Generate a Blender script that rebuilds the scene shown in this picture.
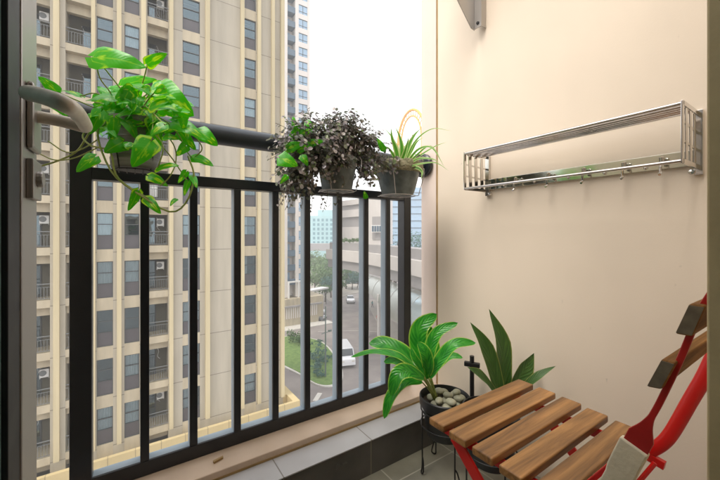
import bpy, math, random
from mathutils import Vector as V, Matrix, noise
R = math.radians
rnd = random.Random(7)
for o in list(bpy.data.objects): bpy.data.objects.remove(o)
S = bpy.context.scene
C = S.collection

# ---------------------------------------------------------------- camera
YAW = R(34.06)                      # camera looks to the right of +Y
FPX, HX, HY = 338.0, 360.0, 231.5   # focal length and horizon of a 720 x 480 picture
cd = bpy.data.cameras.new('camera'); cam = bpy.data.objects.new('camera', cd); C.objects.link(cam)
cam.location = (0, 0, 0); cam.rotation_euler = (R(90), 0, -YAW)
cd.sensor_width = 36; cd.lens = 36 * FPX / 720; cd.shift_y = -8.5 / 720
cd.clip_start = .02; cd.clip_end = 3000
S.camera = cam
# ---------------------------------------------------------------- sky, sun, exposure
SUN_EL, SUN_AZ = 55, 262            # azimuth: compass bearing the light comes from (+Y is 0, clockwise)
W = bpy.data.worlds.new('World'); S.world = W; W.use_nodes = True
nt = W.node_tree; bg = nt.nodes['Background']
sk = nt.nodes.new('ShaderNodeTexSky'); sk.sky_type = 'NISHITA'; sk.sun_disc = False
sk.sun_elevation = R(SUN_EL); sk.sun_rotation = R(SUN_AZ)
sk.air_density = 1.0; sk.dust_density = 6.0; sk.ozone_density = 1.0
mx = nt.nodes.new('ShaderNodeMix'); mx.data_type = 'RGBA'
mx.inputs[0].default_value = .72                 # cloud veil over the blue
mx.inputs[7].default_value = (9.2, 9.0, 8.9, 1)
nt.links.new(sk.outputs[0], mx.inputs[6]); nt.links.new(mx.outputs[2], bg.inputs[0])
bg.inputs[1].default_value = .15
sl = bpy.data.lights.new('sun', 'SUN'); sun = bpy.data.objects.new('sun', sl); C.objects.link(sun)
sl.energy = 1.35; sl.angle = R(26); sl.color = (1, .95, .87)
az = R(SUN_AZ); el = R(SUN_EL)
sd = V((math.sin(az) * math.cos(el), math.cos(az) * math.cos(el), math.sin(el)))
sun.rotation_euler = sd.to_track_quat('Z', 'Y').to_euler()
vs = S.view_settings; vs.view_transform = 'Standard'; vs.look = 'None'; vs.exposure = 0.8; vs.gamma = 1
vs.use_curve_mapping = False
S.render.engine = 'CYCLES'
S.cycles.max_bounces = 10; S.cycles.diffuse_bounces = 6; S.cycles.transparent_max_bounces = 12

# ---------------------------------------------------------------- helpers
FW = V((math.sin(YAW), math.cos(YAW), 0)); RT = V((math.cos(YAW), -math.sin(YAW), 0))
def ray(x, y): return FW + RT * ((x - HX) / FPX) + V((0, 0, (HY - y) / FPX))
def atY(x, y, Y): d = ray(x, y); return d * (Y / d.y)       # point of the plane Y
def atX(x, y, X): d = ray(x, y); return d * (X / d.x)
def atZ(x, y, Z): d = ray(x, y); return d * (Z / d.z)
def atD(x, y, D): return ray(x, y) * D

ORG = {}
def tag(o, label=None, cat=None, group=None, kind=None):
    if label: o['label'] = label
    if cat: o['category'] = cat
    if group: o['group'] = group
    if kind: o['kind'] = kind
    return o
def thing(name, label, cat, loc=(0, 0, 0), group=None):
    o = bpy.data.objects.new(name, None); C.objects.link(o); o.empty_display_size = .1
    o.location = loc; ORG[o] = V(loc)
    return tag(o, label, cat, group)
def dup(o, parent=None, off=None, skip=()):
    c = o.copy(); C.objects.link(c); c.parent = parent
    if off is not None: c.location = o.location + V(off)
    for ch in list(o.children):
        if ch.name.split('.')[0] not in skip: dup(ch, c)
    return c

class MB:
    def __init__(s): s.v = []; s.f = []; s.uv = []; s.m = []; s.mi = 0
    def add(s, vs, fs, uvs=None):
        b = len(s.v); s.v += [V(p) for p in vs]
        for i, f in enumerate(fs):
            s.f.append(tuple(b + k for k in f)); s.m.append(s.mi)
            s.uv.append([uvs[k] for k in f] if uvs else [(0, 0)] * len(f))
        return s
    def box(s, a, b, M=None):
        x0, y0, z0 = a; x1, y1, z1 = b
        p = [V((x, y, z)) for z in (z0, z1) for y in (y0, y1) for x in (x0, x1)]
        if M is not None: p = [M @ q for q in p]
        return s.add(p, [(0, 2, 3, 1), (4, 5, 7, 6), (0, 1, 5, 4), (2, 6, 7, 3), (0, 4, 6, 2), (1, 3, 7, 5)])
    def prism(s, poly, d):           # poly: 3-D points of a planar outline, extruded by vector d
        n = len(poly); d = V(d); p = [V(q) for q in poly]
        return s.add(p + [q + d for q in p], [tuple(range(n))[::-1], tuple(range(n, 2 * n))] +
                     [(i, (i + 1) % n, n + (i + 1) % n, n + i) for i in range(n)])
    def tube(s, pts, r, n=8, sx=1, cap=True, up=None):
        pts = [V(p) for p in pts]; m = len(pts)
        rs = r if isinstance(r, (list, tuple)) else [r] * m
        b = len(s.v); prev = None; vs = []
        for i, p in enumerate(pts):
            t = (pts[min(i + 1, m - 1)] - pts[max(i - 1, 0)]).normalized()
            if prev is None:
                u = V(up) if up else (V((0, 0, 1)) if abs(t.z) < .9 else V((1, 0, 0)))
            else: u = prev
            u = (u - t * u.dot(t)).normalized(); prev = u; w = t.cross(u)
            for k in range(n):
                a = 2 * math.pi * k / n
                vs.append(p + (u * math.cos(a) + w * math.sin(a) * sx) * rs[i])
        fs = [(i * n + k, i * n + (k + 1) % n, (i + 1) * n + (k + 1) % n, (i + 1) * n + k) for i in range(m - 1) for k in range(n)]
        if cap: fs += [tuple(range(n))[::-1], tuple((m - 1) * n + k for k in range(n))]
        return s.add(vs, fs)
    def bar(s, p, q, w, h, up=(0, 0, 1)):   # rectangular bar between two points
        p = V(p); q = V(q); t = (q - p).normalized(); u = V(up); u = (u - t * u.dot(t)).normalized(); w_ = t.cross(u)
        c = [u * (h / 2) + w_ * (w / 2), u * (h / 2) - w_ * (w / 2), -u * (h / 2) - w_ * (w / 2), -u * (h / 2) + w_ * (w / 2)]
        return s.add([p + k for k in c] + [q + k for k in c], [(0, 1, 2, 3), (7, 6, 5, 4), (0, 4, 5, 1), (1, 5, 6, 2), (2, 6, 7, 3), (3, 7, 4, 0)])
    def lathe(s, prof, c, n=32, sx=1, sy=1):
        c = V(c); m = len(prof); vs = []
        for r, z in prof:
            for k in range(n):
                a = 2 * math.pi * k / n
                vs.append(c + V((r * math.cos(a) * sx, r * math.sin(a) * sy, z)))
        fs = [(i * n + k, i * n + (k + 1) % n, (i + 1) * n + (k + 1) % n, (i + 1) * n + k) for i in range(m - 1) for k in range(n)]
        return s.add(vs, fs)
    def blob(s, c, r, seed=0, amp=.15, nu=12, nv=8):
        c = V(c); vs = []
        for j in range(nv + 1):
            th = math.pi * j / nv
            for i in range(nu):
                a = 2 * math.pi * i / nu
                d = V((math.sin(th) * math.cos(a), math.sin(th) * math.sin(a), math.cos(th)))
                k = 1 + amp * noise.noise(d * 1.3 + V((seed * 3.1, seed, 0)))
                vs.append(c + V((d.x * r[0], d.y * r[1], d.z * r[2])) * k)
        return s.add(vs, [(j * nu + i, (j + 1) * nu + i, (j + 1) * nu + (i + 1) % nu, j * nu + (i + 1) % nu) for j in range(nv) for i in range(nu)])
    def leaf(s, pts, w, nrm, shape='lance', fold=.25, nseg=9, wave=0, seed=0):
        P = curve(pts, nseg); n = len(P); vs = []; uv = []; nrm = V(nrm)
        L = sum((P[i + 1] - P[i]).length for i in range(n - 1))
        us = (-1, -.55, 0, .55, 1)
        for i, p in enumerate(P):
            t = i / (n - 1); T = (P[min(i + 1, n - 1)] - P[max(i - 1, 0)]).normalized()
            N = (nrm - T * nrm.dot(T)).normalized(); B = T.cross(N)
            if shape == 'heart': k = min(1, (t * 9 + .02) ** .55) * (1 - t) ** .62 * 1.08
            elif shape == 'lance': k = (t + .02) ** .55 * (1 - t) ** .55 * 1.85; k = min(k, 1.0)
            elif shape == 'sword': k = (.42 + .58 * math.sin(math.pi * min(1, t ** 1.35 * .82))) * min(1, (1 - t) * 3.4) ** .75
            elif shape == 'strap': k = min(1, .6 + 2 * t) * min(1, (1 - t) * 1.6)
            else: k = math.sin(math.pi * min(max(t, .03), .985)) ** .7
            for u in us:
                back = (-.16 * L * (1 - t) ** 5 * u * u) if shape == 'heart' else 0
                wv = wave * w * math.sin(t * 14 + seed + u * 2) * abs(u)
                vs.append(p + B * (u * w / 2 * k) + N * (abs(u) * fold * w / 2 * k - (.10 * w * k if abs(u) == 1 and shape == 'heart' else 0) + wv) + T * back)
                uv.append(((u + 1) / 2, t))
        m = 5
        return s.add(vs, [(i * m + j, i * m + j + 1, (i + 1) * m + j + 1, (i + 1) * m + j) for i in range(n - 1) for j in range(m - 1)], uv)
    def build(s, name, mat, parent=None, smooth=False, bevel=0, loc=None, angle=35, seg=2):
        me = bpy.data.meshes.new(name)
        org = ORG.get(parent, V((0, 0, 0))) if parent is not None else V(loc or (0, 0, 0))
        me.from_pydata([tuple(p - org) for p in s.v], [], s.f)
        mats = mat if isinstance(mat, (list, tuple)) else [mat]
        for m in mats: me.materials.append(m)
        uvl = me.uv_layers.new(name='UVMap'); i = 0
        for poly, uvs in zip(me.polygons, s.uv):
            for li, q in zip(poly.loop_indices, uvs): uvl.data[li].uv = q
        for poly, mi in zip(me.polygons, s.m): poly.material_index = mi; poly.use_smooth = bool(smooth)
        o = bpy.data.objects.new(name, me); C.objects.link(o)
        if parent is not None: o.parent = parent
        else: o.location = org
        ORG[o] = org
        if smooth == 'auto' or (smooth and angle < 180 and smooth != 'full'):
            md = o.modifiers.new('es', 'EDGE_SPLIT'); md.split_angle = R(angle)
        if bevel:
            for md in list(o.modifiers): o.modifiers.remove(md)
            b = o.modifiers.new('bevel', 'BEVEL'); b.width = bevel; b.segments = seg; b.limit_method = 'ANGLE'; b.angle_limit = R(40)
            b.harden_normals = False
        me.validate()
        return o
def curve(pts, n):                   # Catmull-Rom through the points
    pts = [V(p) for p in pts]
    if len(pts) == 2: return [pts[0].lerp(pts[1], i / n) for i in range(n + 1)]
    q = [pts[0] * 2 - pts[1]] + pts + [pts[-1] * 2 - pts[-2]]; out = []
    segs = len(pts) - 1
    for i in range(n + 1):
        t = i / n * segs; k = min(int(t), segs - 1); t -= k
        a, b, c, d = q[k:k + 4]
        out.append(.5 * ((2 * b) + (c - a) * t + (2 * a - 5 * b + 4 * c - d) * t * t + (3 * b - a - 3 * c + d) * t ** 3))
    return out
def struct(mb, name, mat, **k): return tag(mb.build(name, mat, **k), kind='structure')

# ---------------------------------------------------------------- materials
def mat(name, col, rough=.6, metal=0, var=.0, scale=8, col2=None, bump=0, bscale=60, spec=.5, coords='Object', stretch=(1, 1, 1), detail=6, tl=None, coat=0):
    m = bpy.data.materials.new(name); m.use_nodes = True; t = m.node_tree; p = t.nodes['Principled BSDF']
    p.inputs['Base Color'].default_value = (*col, 1); p.inputs['Roughness'].default_value = rough
    p.inputs['Metallic'].default_value = metal; p.inputs['Specular IOR Level'].default_value = spec
    if coat: p.inputs['Coat Weight'].default_value = coat; p.inputs['Coat Roughness'].default_value = .15
    tc = t.nodes.new('ShaderNodeTexCoord'); mp = t.nodes.new('ShaderNodeMapping'); mp.inputs[3].default_value = stretch
    t.links.new(tc.outputs[coords], mp.inputs[0])
    if var or col2:
        n = t.nodes.new('ShaderNodeTexNoise'); n.inputs['Scale'].default_value = scale; n.inputs['Detail'].default_value = detail
        t.links.new(mp.outputs[0], n.inputs[0])
        r = t.nodes.new('ShaderNodeMapRange'); r.inputs[1].default_value = .3; r.inputs[2].default_value = .7
        t.links.new(n.outputs[0], r.inputs[0])
        x = t.nodes.new('ShaderNodeMix'); x.data_type = 'RGBA'
        c2 = col2 or tuple(c * (1 - var) for c in col)
        x.inputs[6].default_value = (*col, 1); x.inputs[7].default_value = (*c2, 1)
        t.links.new(r.outputs[0], x.inputs[0]); t.links.new(x.outputs[2], p.inputs['Base Color'])
        ml = t.nodes.new('ShaderNodeMapRange'); ml.inputs[3].default_value = rough - .07; ml.inputs[4].default_value = rough + .07
        t.links.new(n.outputs[0], ml.inputs[0]); t.links.new(ml.outputs[0], p.inputs['Roughness'])
    if bump:
        n2 = t.nodes.new('ShaderNodeTexNoise'); n2.inputs['Scale'].default_value = bscale; n2.inputs['Detail'].default_value = 5
        t.links.new(mp.outputs[0], n2.inputs[0])
        b = t.nodes.new('ShaderNodeBump'); b.inputs['Strength'].default_value = bump; b.inputs['Distance'].default_value = .01
        t.links.new(n2.outputs[0], b.inputs['Height']); t.links.new(b.outputs[0], p.inputs['Normal'])
    if tl:
        tr = t.nodes.new('ShaderNodeBsdfTranslucent'); tr.inputs[0].default_value = (*tl, 1)
        ms = t.nodes.new('ShaderNodeMixShader'); ms.inputs[0].default_value = .35
        t.links.new(p.outputs[0], ms.inputs[1]); t.links.new(tr.outputs[0], ms.inputs[2])
        t.links.new(ms.outputs[0], t.nodes['Material Output'].inputs[0])
    return m
def grid_mat(name, col, joint, axes, size, offs, width=.004, rough=.5, var=.12, scale=5, bump=.05, tilevar=.06, stretch=(1, 1, 1)):
    """flat tiles with grout lines on the two named object axes"""
    m = mat(name, col, rough, var=var, scale=scale, stretch=stretch); t = m.node_tree; p = t.nodes['Principled BSDF']
    src = p.inputs['Base Color'].links[0].from_socket
    geo = t.nodes.new('ShaderNodeNewGeometry'); sp = t.nodes.new('ShaderNodeSeparateXYZ'); t.links.new(geo.outputs['Position'], sp.inputs[0])
    last = None; ids = []
    for a, s_, o_ in zip(axes, size, offs):
        su = t.nodes.new('ShaderNodeMath'); su.operation = 'SUBTRACT'; t.links.new(sp.outputs[a], su.inputs[0]); su.inputs[1].default_value = o_
        dv = t.nodes.new('ShaderNodeMath'); dv.operation = 'DIVIDE'; t.links.new(su.outputs[0], dv.inputs[0]); dv.inputs[1].default_value = s_
        fl = t.nodes.new('ShaderNodeMath'); fl.operation = 'FLOOR'; t.links.new(dv.outputs[0], fl.inputs[0]); ids.append(fl)
        fr = t.nodes.new('ShaderNodeMath'); fr.operation = 'PINGPONG'; t.links.new(dv.outputs[0], fr.inputs[0]); fr.inputs[1].default_value = .5
        lt = t.nodes.new('ShaderNodeMath'); lt.operation = 'LESS_THAN'; t.links.new(fr.outputs[0], lt.inputs[0]); lt.inputs[1].default_value = width / s_ / 2
        if last is None: last = lt
        else:
            mxn = t.nodes.new('ShaderNodeMath'); mxn.operation = 'MAXIMUM'; t.links.new(last.outputs[0], mxn.inputs[0]); t.links.new(lt.outputs[0], mxn.inputs[1]); last = mxn
    cb = t.nodes.new('ShaderNodeCombineXYZ')
    for i, d in enumerate(ids): t.links.new(d.outputs[0], cb.inputs[i])
    wn = t.nodes.new('ShaderNodeTexWhiteNoise'); t.links.new(cb.outputs[0], wn.inputs[0])
    mr = t.nodes.new('ShaderNodeMapRange'); mr.inputs[3].default_value = 1 - tilevar; mr.inputs[4].default_value = 1 + tilevar
    t.links.new(wn.outputs[0], mr.inputs[0])
    hv = t.nodes.new('ShaderNodeHueSaturation'); t.links.new(mr.outputs[0], hv.inputs['Value']); t.links.new(src, hv.inputs['Color'])
    x = t.nodes.new('ShaderNodeMix'); x.data_type = 'RGBA'; t.links.new(last.outputs[0], x.inputs[0]); t.links.new(hv.outputs[0], x.inputs[6]); x.inputs[7].default_value = (*joint, 1)
    t.links.new(x.outputs[2], p.inputs['Base Color'])
    b = t.nodes.new('ShaderNodeBump'); b.invert = True; b.inputs['Strength'].default_value = .6; b.inputs['Distance'].default_value = .002
    t.links.new(last.outputs[0], b.inputs['Height']); t.links.new(b.outputs[0], p.inputs['Normal'])
    return m
def leaf_mat(name, c1, c2, c3, vb=.25, edge=.78, rib=.05, vein=True, tlc=(.2, .45, .03), vscale=(3, 30, 1), vthr=(.5, .62), rough=.32, trans=.3):
    """UV leaf: u across, v along. c1 body, c2 variegation, c3 margin"""
    m = bpy.data.materials.new(name); m.use_nodes = True; t = m.node_tree; p = t.nodes['Principled BSDF']; N = t.nodes.new; L = t.links.new
    p.inputs['Roughness'].default_value = rough
    uv = N('ShaderNodeTexCoord'); sp = N('ShaderNodeSeparateXYZ'); L(uv.outputs['UV'], sp.inputs[0])
    def math_(op, a, b=None, c=None):
        n = N('ShaderNodeMath'); n.operation = op
        for i, q in enumerate((a, b, c)):
            if q is None: continue
            if isinstance(q, (int, float)): n.inputs[i].default_value = q
            else: L(q, n.inputs[i])
        return n.outputs[0]
    au = math_('MULTIPLY', math_('ABSOLUTE', math_('SUBTRACT', sp.outputs[0], .5)), 2)
    # variegation: noise in object space sheared along veins
    nz = N('ShaderNodeTexNoise'); nz.inputs['Scale'].default_value = 1; nz.inputs['Detail'].default_value = 3
    cb = N('ShaderNodeCombineXYZ'); L(math_('MULTIPLY', au, vscale[0]), cb.inputs[0])
    L(math_('MULTIPLY', math_('SUBTRACT', sp.outputs[1], math_('MULTIPLY', au, .25)), vscale[1]), cb.inputs[1])
    ob = N('ShaderNodeSeparateXYZ'); L(uv.outputs['Object'], ob.inputs[0]); L(math_('MULTIPLY', ob.outputs[0], 9), cb.inputs[2])
    L(cb.outputs[0], nz.inputs[0])
    mr = N('ShaderNodeMapRange'); mr.inputs[1].default_value = vthr[0]; mr.inputs[2].default_value = vthr[1]; L(nz.outputs[0], mr.inputs[0])
    x1 = N('ShaderNodeMix'); x1.data_type = 'RGBA'; x1.inputs[6].default_value = (*c1, 1); x1.inputs[7].default_value = (*c2, 1); L(mr.outputs[0], x1.inputs[0])
    me = N('ShaderNodeMapRange'); me.inputs[1].default_value = edge; me.inputs[2].default_value = min(1, edge + .12); L(au, me.inputs[0])
    x2 = N('ShaderNodeMix'); x2.data_type = 'RGBA'; L(x1.outputs[2], x2.inputs[6]); x2.inputs[7].default_value = (*c3, 1); L(me.outputs[0], x2.inputs[0])
    rb = N('ShaderNodeMapRange'); rb.inputs[1].default_value = rib; rb.inputs[2].default_value = rib * 1.8; rb.inputs[3].default_value = .6; rb.inputs[4].default_value = 0; L(au, rb.inputs[0])
    x3 = N('ShaderNodeMix'); x3.data_type = 'RGBA'; L(x2.outputs[2], x3.inputs[6]); x3.inputs[7].default_value = (*[(a + b) / 2 for a, b in zip(c1, c2)], 1); L(rb.outputs[0], x3.inputs[0])
    L(x3.outputs[2], p.inputs['Base Color'])
    # vein bump
    w = math_('SINE', math_('MULTIPLY', math_('SUBTRACT', sp.outputs[1], math_('MULTIPLY', au, .22)), 75))
    b = N('ShaderNodeBump'); b.inputs['Strength'].default_value = vb; b.inputs['Distance'].default_value = .002; L(w, b.inputs['Height']); L(b.outputs[0], p.inputs['Normal'])
    tr = N('ShaderNodeBsdfTranslucent'); hs = N('ShaderNodeHueSaturation'); hs.inputs['Value'].default_value = 1.7; hs.inputs['Saturation'].default_value = 1.1
    L(x3.outputs[2], hs.inputs['Color']); L(hs.outputs[0], tr.inputs[0])
    ms = N('ShaderNodeMixShader'); ms.inputs[0].default_value = trans; L(p.outputs[0], ms.inputs[1]); L(tr.outputs[0], ms.inputs[2]); L(ms.outputs[0], t.nodes['Material Output'].inputs[0])
    return m
def glass_mat(name, tint, refl=.35, rough=.03, body=None, wav=.02):
    """window glass: partly mirror, partly see-through"""
    m = bpy.data.materials.new(name); m.use_nodes = True; t = m.node_tree; t.nodes.remove(t.nodes['Principled BSDF'])
    g = t.nodes.new('ShaderNodeBsdfGlossy'); g.inputs[1].default_value = rough; g.inputs[0].default_value = (*tint, 1)
    tr = t.nodes.new('ShaderNodeBsdfTransparent'); tr.inputs[0].default_value = (*[c ** .4 for c in tint], 1)
    ms = t.nodes.new('ShaderNodeMixShader')
    lw = t.nodes.new('ShaderNodeLayerWeight'); lw.inputs[0].default_value = .3
    mr = t.nodes.new('ShaderNodeMapRange'); mr.inputs[3].default_value = refl; mr.inputs[4].default_value = 1; t.links.new(lw.outputs[0], mr.inputs[0])
    t.links.new(mr.outputs[0], ms.inputs[0]); t.links.new(tr.outputs[0], ms.inputs[1]); t.links.new(g.outputs[0], ms.inputs[2])
    t.links.new(ms.outputs[0], t.nodes['Material Output'].inputs[0])
    tc = t.nodes.new('ShaderNodeTexCoord'); n = t.nodes.new('ShaderNodeTexNoise'); n.inputs['Scale'].default_value = .8; t.links.new(tc.outputs['Object'], n.inputs[0])
    b = t.nodes.new('ShaderNodeBump'); b.inputs['Strength'].default_value = wav; b.inputs['Distance'].default_value = 1; t.links.new(n.outputs[0], b.inputs['Height']); t.links.new(b.outputs[0], g.inputs['Normal'])
    return m

M = {}
M['plaster'] = mat('plaster', (.77, .66, .54), .75, var=.08, scale=2.2, bump=.12, bscale=25)
def plaster(name, col):
    m = mat(name, col, .75, var=.06, scale=2.2, bump=.025, bscale=160); t = m.node_tree; p = t.nodes['Principled BSDF']; N = t.nodes.new; L = t.links.new
    src = p.inputs['Base Color'].links[0].from_socket; tc = N('ShaderNodeTexCoord')
    mp = N('ShaderNodeMapping'); mp.inputs[3].default_value = (1, 2.2, 1.1); L(tc.outputs['Object'], mp.inputs[0])
    n = N('ShaderNodeTexNoise'); n.inputs['Scale'].default_value = 1.6; n.inputs['Detail'].default_value = 7; L(mp.outputs[0], n.inputs[0])
    a = N('ShaderNodeMapRange'); a.inputs[1].default_value = .35; a.inputs[2].default_value = .75; a.inputs[3].default_value = 1.02; a.inputs[4].default_value = .935; L(n.outputs[0], a.inputs[0])
    n2 = N('ShaderNodeTexNoise'); n2.inputs['Scale'].default_value = 38; n2.inputs['Detail'].default_value = 2; L(tc.outputs['Object'], n2.inputs[0])
    b = N('ShaderNodeMapRange'); b.inputs[1].default_value = .775; b.inputs[2].default_value = .83; b.inputs[3].default_value = 1; b.inputs[4].default_value = .80; L(n2.outputs[0], b.inputs[0])
    mu = N('ShaderNodeMath'); mu.operation = 'MULTIPLY'; L(a.outputs[0], mu.inputs[0]); L(b.outputs[0], mu.inputs[1])
    h = N('ShaderNodeHueSaturation'); L(src, h.inputs['Color']); L(mu.outputs[0], h.inputs['Value']); L(h.outputs[0], p.inputs['Base Color'])
    return m
M['plaster'] = plaster('wall_plaster', (.80, .695, .565))
M['reveal'] = mat('reveal', (.80, .68, .60), .7, var=.08, scale=3, bump=.1, bscale=30)
M['ceiling'] = mat('ceiling_paint', (.82, .78, .72), .8, var=.04)
M['sill'] = mat('sill_stone', (.68, .53, .40), .55, var=.16, scale=6, bump=.12, bscale=40)
M['black'] = mat('black_metal', (.012, .016, .023), .34, metal=0, var=.3, scale=14, spec=.6, bump=.012, bscale=220)
M['skylit'] = mat('skylit_black_metal', (.30, .37, .43), .45, metal=.0, var=.12, scale=8)  # paler blue-grey copy of the black metal, sky light put into the colour
M['handrail'] = mat('handrail_metal', (.03, .042, .058), .36, metal=.0, var=.2, scale=9, bump=.03, bscale=160, spec=.6)
M['chrome'] = mat('chrome', (.72, .69, .66), .14, metal=1, var=.12, scale=20)
M['mirror'] = mat('polished_strip', (.62, .63, .57), .10, metal=1)
M['brushed'] = mat('brushed_steel', (.80, .73, .62), .38, metal=.0, var=.15, scale=12, stretch=(1, 6, 6))
M['alu'] = mat('champagne_aluminium', (.46, .44, .42), .38, metal=.75, var=.1, scale=5)
M['gasket'] = mat('black_gasket', (.01, .01, .012), .5, var=.3, scale=30)
M['doorglass'] = mat('dark_door_glass', (.18, .31, .32), .3, spec=.6, var=.4, scale=60)
M['jamb'] = mat('olive_frame', (.78, .62, .34), .5, var=.25, scale=9, bump=.1, bscale=50)
M['joint'] = mat('sealant_and_shadow_brown', (.40, .26, .10), .6, var=.3, scale=20)
M['red'] = mat('red_enamel', (.70, .012, .010), .30, var=.12, scale=12, coat=.4)
M['darkred'] = mat('worn_red', (.54, .018, .016), .36, var=.35, scale=18)
M['tape'] = mat('cream_wrap', (.86, .78, .60), .6, var=.10, scale=25, bump=.2, bscale=60)
M['potblack'] = mat('black_plastic', (.022, .024, .027), .42, var=.3, scale=12)
M['wire'] = mat('black_wire', (.012, .012, .013), .45)
M['whitewire'] = mat('pale_wire', (.55, .52, .5), .4)
M['stone'] = mat('pebble', (.42, .40, .29), .45, col2=(.27, .28, .20), scale=16, bump=.008, bscale=60)
M['soil'] = mat('soil', (.07, .05, .035), .9, var=.5, scale=60, bump=.6, bscale=90)
M['moss'] = mat('coir', (.22, .22, .13), .9, col2=(.36, .33, .22), scale=70, bump=.7, bscale=120)
M['potgrey'] = mat('weathered_grey_pot', (.22, .26, .26), .42, col2=(.075, .095, .10), scale=22, bump=.15, bscale=40)
M['boxpot'] = mat('grey_wood_pot', (.27, .27, .26), .65, col2=(.09, .09, .09), scale=9, stretch=(.6, .6, 9), bump=.3, bscale=50)
M['stem'] = mat('green_stem', (.20, .30, .05), .45, col2=(.34, .36, .10), scale=20)
M['brownstem'] = mat('brown_stem', (.13, .09, .04), .6, var=.3, scale=40)
M['grass'] = mat('lawn', (.08, .16, .03), .9, col2=(.18, .27, .07), scale=2.2, bump=.5, bscale=30)
M['paving'] = mat('paving_concrete', (.42, .40, .36), .8, var=.2, scale=1)
M['kerb'] = mat('kerb_white', (.62, .60, .55), .7, var=.15, scale=2)
M['white'] = mat('white_paint', (.78, .77, .74), .45, var=.06, scale=6)
M['tyre'] = mat('tyre', (.02, .02, .02), .8)
M['carglass'] = mat('car_glass', (.02, .03, .035), .08, spec=.8)
M['lightpole'] = mat('pole_paint', (.10, .14, .12), .5)
M['bark'] = mat('bark', (.12, .09, .06), .9, var=.4, scale=8, bump=.5)
# wood
def wood(name, dk):
    m = mat(name, (.43, .215, .085), .42, coat=.12); t = m.node_tree; p = t.nodes['Principled BSDF']; N = t.nodes.new; L = t.links.new
    tc = N('ShaderNodeTexCoord'); oi = N('ShaderNodeObjectInfo')
    ad = N('ShaderNodeVectorMath'); ad.operation = 'ADD'; L(tc.outputs['Object'], ad.inputs[0])
    rv = N('ShaderNodeVectorMath'); rv.operation = 'SCALE'; L(oi.outputs['Random'], rv.inputs['Scale']); rv.inputs[0].default_value = (7, 7, 7); L(rv.outputs[0], ad.inputs[1])
    mp = N('ShaderNodeMapping'); mp.inputs[3].default_value = (1.6, 22, 22); L(ad.outputs[0], mp.inputs[0])
    n1 = N('ShaderNodeTexNoise'); n1.inputs['Scale'].default_value = 1.7; n1.inputs['Detail'].default_value = 9; n1.inputs['Roughness'].default_value = .62; n1.inputs['Distortion'].default_value = .8; L(mp.outputs[0], n1.inputs[0])
    cr = N('ShaderNodeValToRGB'); e = cr.color_ramp.elements
    e[0].position = .3; e[0].color = (.13 * dk, .062 * dk, .022 * dk, 1); e[1].position = .72; e[1].color = (.58 * dk, .30 * dk, .10 * dk, 1)
    k = e.new(.5); k.color = (.36 * dk, .175 * dk, .056 * dk, 1); L(n1.outputs[0], cr.inputs[0])
    mp2 = N('ShaderNodeMapping'); mp2.inputs[3].default_value = (6, 150, 150); L(ad.outputs[0], mp2.inputs[0])
    n2 = N('ShaderNodeTexNoise'); n2.inputs['Scale'].default_value = 1; n2.inputs['Detail'].default_value = 3; L(mp2.outputs[0], n2.inputs[0])
    mr = N('ShaderNodeMapRange'); mr.inputs[1].default_value = .3; mr.inputs[2].default_value = .7; mr.inputs[3].default_value = .78; mr.inputs[4].default_value = 1.12; L(n2.outputs[0], mr.inputs[0])
    n3 = N('ShaderNodeTexNoise'); n3.inputs['Scale'].default_value = 5; L(ad.outputs[0], n3.inputs[0])
    mr3 = N('ShaderNodeMapRange'); mr3.inputs[3].default_value = .52; mr3.inputs[4].default_value = 1.42; L(n3.outputs[0], mr3.inputs[0])
    mu = N('ShaderNodeMath'); mu.operation = 'MULTIPLY'; L(mr.outputs[0], mu.inputs[0]); L(mr3.outputs[0], mu.inputs[1])
    hs = N('ShaderNodeHueSaturation'); L(cr.outputs[0], hs.inputs['Color']); L(mu.outputs[0], hs.inputs['Value']); L(hs.outputs[0], p.inputs['Base Color'])
    b = N('ShaderNodeBump'); b.inputs['Strength'].default_value = .25; b.inputs['Distance'].default_value = .001; L(n2.outputs[0], b.inputs['Height']); L(b.outputs[0], p.inputs['Normal'])
    return m
M['wood'] = wood('teak_slats', 1.0); M['woodold'] = wood('aged_slats', .85)
for k_, v_ in (('Coat Weight', 0), ('Roughness', .75), ('Specular IOR Level', .15)): M['woodold'].node_tree.nodes['Principled BSDF'].inputs[k_].default_value = v_
M['woodend'] = mat('grey_slat_end', (.20, .17, .12), .7, var=.4, scale=60)
M['floor'] = grid_mat('floor_tiles', (.29, .28, .22), (.42, .40, .33), (0, 1), (.30, .30), (.17, .02), .005, rough=.38, var=.35, scale=7)
M['ledge'] = grid_mat('ledge_tiles', (.50, .50, .51), (.24, .22, .20), (0,), (.335,), (.055,), .004, rough=.5, var=.10, scale=9)
M['ledgefront'] = grid_mat('ledge_front_tiles', (.135, .13, .12), (.30, .26, .2), (0,), (.335,), (.055,), .003, rough=.25, var=.4, scale=6)
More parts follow.
